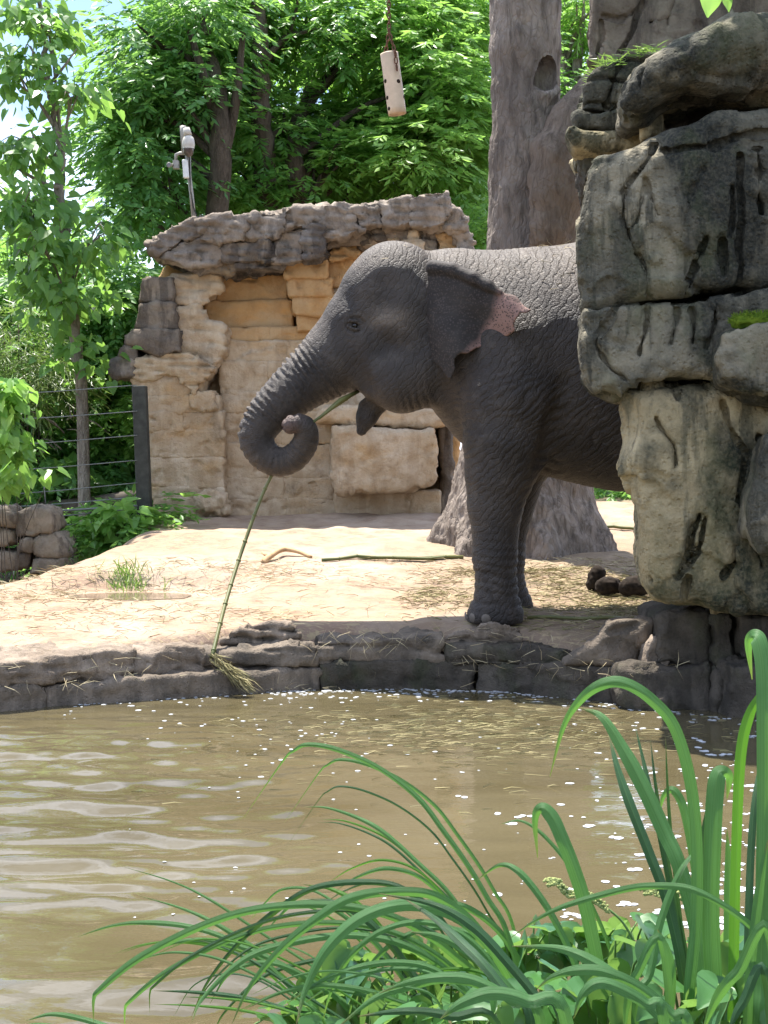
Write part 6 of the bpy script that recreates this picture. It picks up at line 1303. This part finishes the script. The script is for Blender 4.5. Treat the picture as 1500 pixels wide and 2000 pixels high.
B = [([(183, 1996), (183, 1952), (196, 1932), (267, 1874), (383, 1813), (500, 1776), (640, 1767), (770, 1792), (880, 1860), (960, 1960)], 22, BLADE, 2.1, 2.1, .2),
 ([(374, 1998), (397, 1949), (477, 1874), (570, 1841), (687, 1827), (800, 1850), (900, 1920), (970, 2010)], 20, BLADE, 2.15, 2.0, .2),
 ([(453, 2000), (486, 1930), (547, 1855), (617, 1795), (687, 1753), (780, 1741), (860, 1755), (940, 1825), (1000, 1960)], 26, BLADE, 2.05, 2.0, .2),
 ([(579, 2000), (598, 1930), (640, 1851), (710, 1790), (803, 1767), (900, 1795), (980, 1880), (1020, 2000)], 34, BLADE, 2.0, 1.9, .2),
 ([(655, 2010), (733, 1949), (803, 1925), (870, 1912), (950, 1930), (1010, 2010)], 26, BLADE, 1.95, 1.9, .2),
 ([(267, 1748), (360, 1776), (430, 1809), (523, 1869), (617, 1930), (710, 1990), (800, 2040)], 14, BLADE, 2.25, 2.4, .1), ([(150, 1830), (220, 1808), (290, 1802), (383, 1813), (477, 1851), (570, 1930), (640, 2010)], 15, BLADE, 2.2, 2.4, .2),
 ([(270, 1872), (340, 1842), (400, 1836), (480, 1852), (590, 1905), (700, 1975), (800, 2040)], 15, BLADE, 2.2, 2.3, .2),
 ([(476, 1597), (552, 1487), (574, 1466), (602, 1454), (659, 1464), (740, 1500), (816, 1558), (867, 1624), (917, 1695), (953, 1756), (988, 1816), (1020, 1950)], 15, BLADE, 2.2, 2.4, .2),
 ([(593, 1576), (640, 1578), (700, 1598), (750, 1626), (816, 1685), (882, 1751), (950, 1860), (1000, 1990)], 13, BLADE, 2.25, 2.4, .2),
 ([(655, 1740), (700, 1712), (760, 1696), (830, 1720), (900, 1800), (960, 1930)], 12, BLADE, 2.2, 2.2, .2), ([(300, 1935), (380, 1938), (470, 1948), (570, 1975), (640, 2010)], 13, BLADE_D, 2.15, 2.2, .2),
 ([(50, 1994), (101, 1981), (167, 1992), (240, 2020), (330, 2080)], 16, BLADE, 2.1, 2.2, .2), ([(510, 1790), (500, 1850), (520, 1820), (545, 1790), (580, 1764), (640, 1770)][2:] + [(720, 1830), (800, 1930), (860, 2020)], 12, BLADE, 2.2, 2.2, .2),
 ([(600, 1755), (660, 1765), (720, 1800), (790, 1880), (850, 1990)], 22, BLADE_D, 2.1, 2.2, .5), ([(560, 1960), (650, 1905), (760, 1880), (860, 1900), (940, 1990)], 18, BLADE, 2.0, 2.0, .2), ([(480, 1970), (560, 1935), (650, 1925), (760, 1950), (850, 2020)], 16, BLADE, 2.0, 2.0, .2),
 ([(410, 1960), (450, 1900), (520, 1880), (600, 1910), (700, 2000)], 13, BLADE, 2.2, 2.2, .2)]
for path, wp, mt, d0, d1, tw in B: wp *= .9; blade(pB, path, wp, mt, d0, d1, tw, (P(path[-1][0] + (70 if path[-1][0] < 980 else 15), 2260, d0).x, d0, .35))
g9 = np.random.default_rng(77)
for path, wp, mt, d0, d1, tw in B * 2:                # finer blades among the broad ones
    dx, dy, sc = g9.normal() * 26, g9.normal() * 22, g9.uniform(.8, 1.1); x0, y0 = path[-1]
    q_ = [(x0 + (x - x0) * sc + dx, y0 + (y_ - y0) * sc + dy) for x, y_ in path]; d_ = d0 + g9.uniform(-.12, .2)
    blade(pB, q_, wp * g9.uniform(.35, .65), [BLADE, BLADE_D, BLADE, BLADE_Y][int(g9.integers(0, 4))], d_, d_ + .1, tw, (P(q_[-1][0] + 60, 2260, d_).x, d_, .35))
pC = plant_at('low spreading strap leaved plant among the heart leaved groundcover', P(1150, 2200, 1.75).x, 1.75); rC = lambda dx=0: (P(1180 + dx, 2330, 1.75).x, 1.75, .34)
C = [([(740, 1745), (850, 1768), (930, 1815), (1000, 1890), (1050, 1950), (1100, 2010)], 24, BLADE_D, 1.8, 1.9, .2), ([(790, 1755), (850, 1795), (900, 1840), (945, 1885), (1000, 1955), (1040, 2015)], 26, BLADE_D, 1.75, 1.9, .2),
 ([(997, 1832), (1050, 1795), (1110, 1767), (1218, 1737), (1283, 1730), (1348, 1736), (1413, 1768), (1470, 1812), (1520, 1870)], 18, BLADE, 1.8, 1.9, .2), ([(1000, 1848), (1088, 1852), (1153, 1876), (1218, 1920), (1290, 1985), (1330, 2040)], 30, BLADE, 1.75, 1.85, .2),
 ([(1050, 1930), (1080, 1908), (1125, 1895), (1180, 1898), (1245, 1926), (1310, 1980), (1350, 2040)], 28, BLADE, 1.7, 1.75, .2), ([(740, 1940), (800, 1918), (870, 1908), (930, 1916), (1000, 1955), (1060, 2020)], 26, BLADE, 1.72, 1.75, .2),
 ([(1370, 2020), (1400, 1950), (1440, 1900), (1510, 1850)], 28, BLADE, 1.7, 1.75, .2), ([(1284, 1815), (1300, 1850), (1310, 1900), (1308, 1960), (1300, 2020)], 26, BLADE, 1.85, 1.85, .1), ([(930, 1720), (975, 1690), (1010, 1700), (1050, 1745), (1090, 1810), (1130, 1900), (1160, 2010)], 18, BLADE, 2.0, 2.1, .2),
 ([(860, 1990), (900, 1960), (960, 1940), (1030, 1955), (1110, 2010)], 34, BLADE, 1.7, 1.7, .2), ([(700, 1985), (790, 1975), (880, 1985), (980, 2030)], 22, BLADE_D, 1.75, 1.75, .2), ([(800, 1820), (860, 1830), (930, 1870), (1010, 1950), (1060, 2030)], 24, BLADE, 1.85, 1.9, .2),
 ([(1220, 2020), (1225, 1960), (1245, 1900), (1300, 1870)], 22, BLADE, 1.8, 1.8, .2), ([(1420, 2020), (1450, 1960), (1500, 1930)], 24, BLADE_D, 1.7, 1.7, .2), ([(975, 1610), (1020, 1604), (1070, 1640), (1130, 1720), (1190, 1850), (1220, 2000)], 10, BLADE, 2.2, 2.3, .1), ([(1120, 1990), (1140, 1940), (1180, 1920), (1260, 1960), (1300, 2020)], 30, BLADE, 1.7, 1.7, .2)]
for path, wp, mt, d0, d1, tw in C: blade(pC, path, wp, mt, d0, d1, tw, (P(path[-1][0] + 30 * (1 if path[-1][0] > path[-2][0] else -.4), 2300, d0).x, d0, .34))
# heart leaved groundcover with drooping flower spikes
HM = [one_heart(.062, 40 + k, .1 + .06 * k) for k in range(5)]
LEAF_GC = leaf_material('groundcover_leaf', (0.028, 0.095, 0.028), (0.06, 0.165, 0.042), (0.055, 0.15, 0.075), .33)
for h_ in HM: h_.materials.append(LEAF_GC)
g_ = np.random.default_rng(91); m = Mat('green_stem'); MAT_STEM = m.fin((0.12, 0.21, 0.06), 0.6, None, .3)
spots = [(640, 1905, 2.3), (720, 1860, 2.25), (820, 1850, 2.3), (900, 1900, 2.15), (980, 1860, 2.3), (1060, 1830, 2.25), (1140, 1810, 2.3), (1200, 1840, 2.2), (1280, 1800, 2.35), (1340, 1850, 2.3), (1420, 1850, 2.1), (1480, 1800, 2.2), (1000, 1930, 1.95), (1130, 1930, 2.0), (1250, 1920, 2.0), (1380, 1930, 1.9), (1470, 1930, 1.85), (760, 1950, 2.05), (870, 1970, 1.95), (560, 1975, 2.2)]
for q, (px, py, d) in enumerate(spots):
    c = P(px, py, d); o = empty('groundcover_plant', (c.x, d, float(gz(c.x, d)) - .02)); tag(o, *[('heart leaved groundcover plant under the blades sweeping over the water', 'plant', 'groundcover plants under the sweeping blades'), ('heart leaved groundcover plant around and below the longest flower spike', 'plant', 'groundcover plants round the longest flower spike'), ('heart leaved groundcover plant at the foot of the tall upright strap leaves', 'plant', 'groundcover plants at the foot of the tall strap leaves')][0 if px < 850 else 1 if px < 1260 else 2])
    for k in range(int(g_.integers(9, 14))):
        e = P(px + g_.normal() * 42, py + abs(g_.normal()) * 40 - 12, d + g_.normal() * .06); l = e - o.location
        lf_ = obj('leaf', HM[int(g_.integers(0, 5))], None, o, l, (R(g_.uniform(-75, 5)), R(g_.uniform(-35, 35)), g_.uniform(0, 6.28))); s_ = g_.uniform(.7, 1.25); lf_.scale = (s_, s_, s_)
        obj('stem', MB().tube(smooth_path([Vector((g_.normal() * .02, g_.normal() * .02, 0)), l * .6 + Vector((g_.normal() * .02, .02, .05)), l], 3), np.linspace(.0032, .0014, 7), 5).mesh('stem'), MAT_STEM, o)
def spike(path, d, label):
    b = P(*path[-1], d); o = empty('flower_spike', b); tag(o, label, 'flower'); pp = smooth_path([P(x, y, d) - b for x, y in path], 12)
    obj('stalk', MB().tube(pp, np.linspace(.0012, .0022, len(pp)), 6).mesh('stalk'), MAT_STEM, o); mb = MB(); g2 = np.random.default_rng(3)
    for k in range(int(len(pp) * .7)):
        for j in range(5):
            a = g2.uniform(0, 6.28); c = pp[k] + np.array([math.cos(a), math.sin(a) * .8, math.sin(a)]) * .0038 + g2.normal(size=3) * .0008; mb.lathe([(.0002, -.0022), (.0022, -.001), (.0024, .0008), (.0002, .0022)], c, 6)
    obj('buds', mb.mesh('buds'), MAT_BUD, o)
m = Mat('flower_bud'); MAT_BUD = m.fin((0.30, 0.33, 0.12), .7, None, .2)
spike([(1068, 1723), (1090, 1724), (1110, 1745), (1150, 1750), (1180, 1770), (1215, 1800), (1245, 1850)], 2.2, 'drooping beaded flower spike above the groundcover, the longest one')
spike([(1256, 1740), (1280, 1742), (1310, 1750), (1345, 1762)], 2.25, 'short curved flower spike beside the tall strap leaves')
spike([(1330, 1745), (1345, 1757), (1372, 1766), (1400, 1790)], 2.05, 'short pale flower spike between the upright blades')
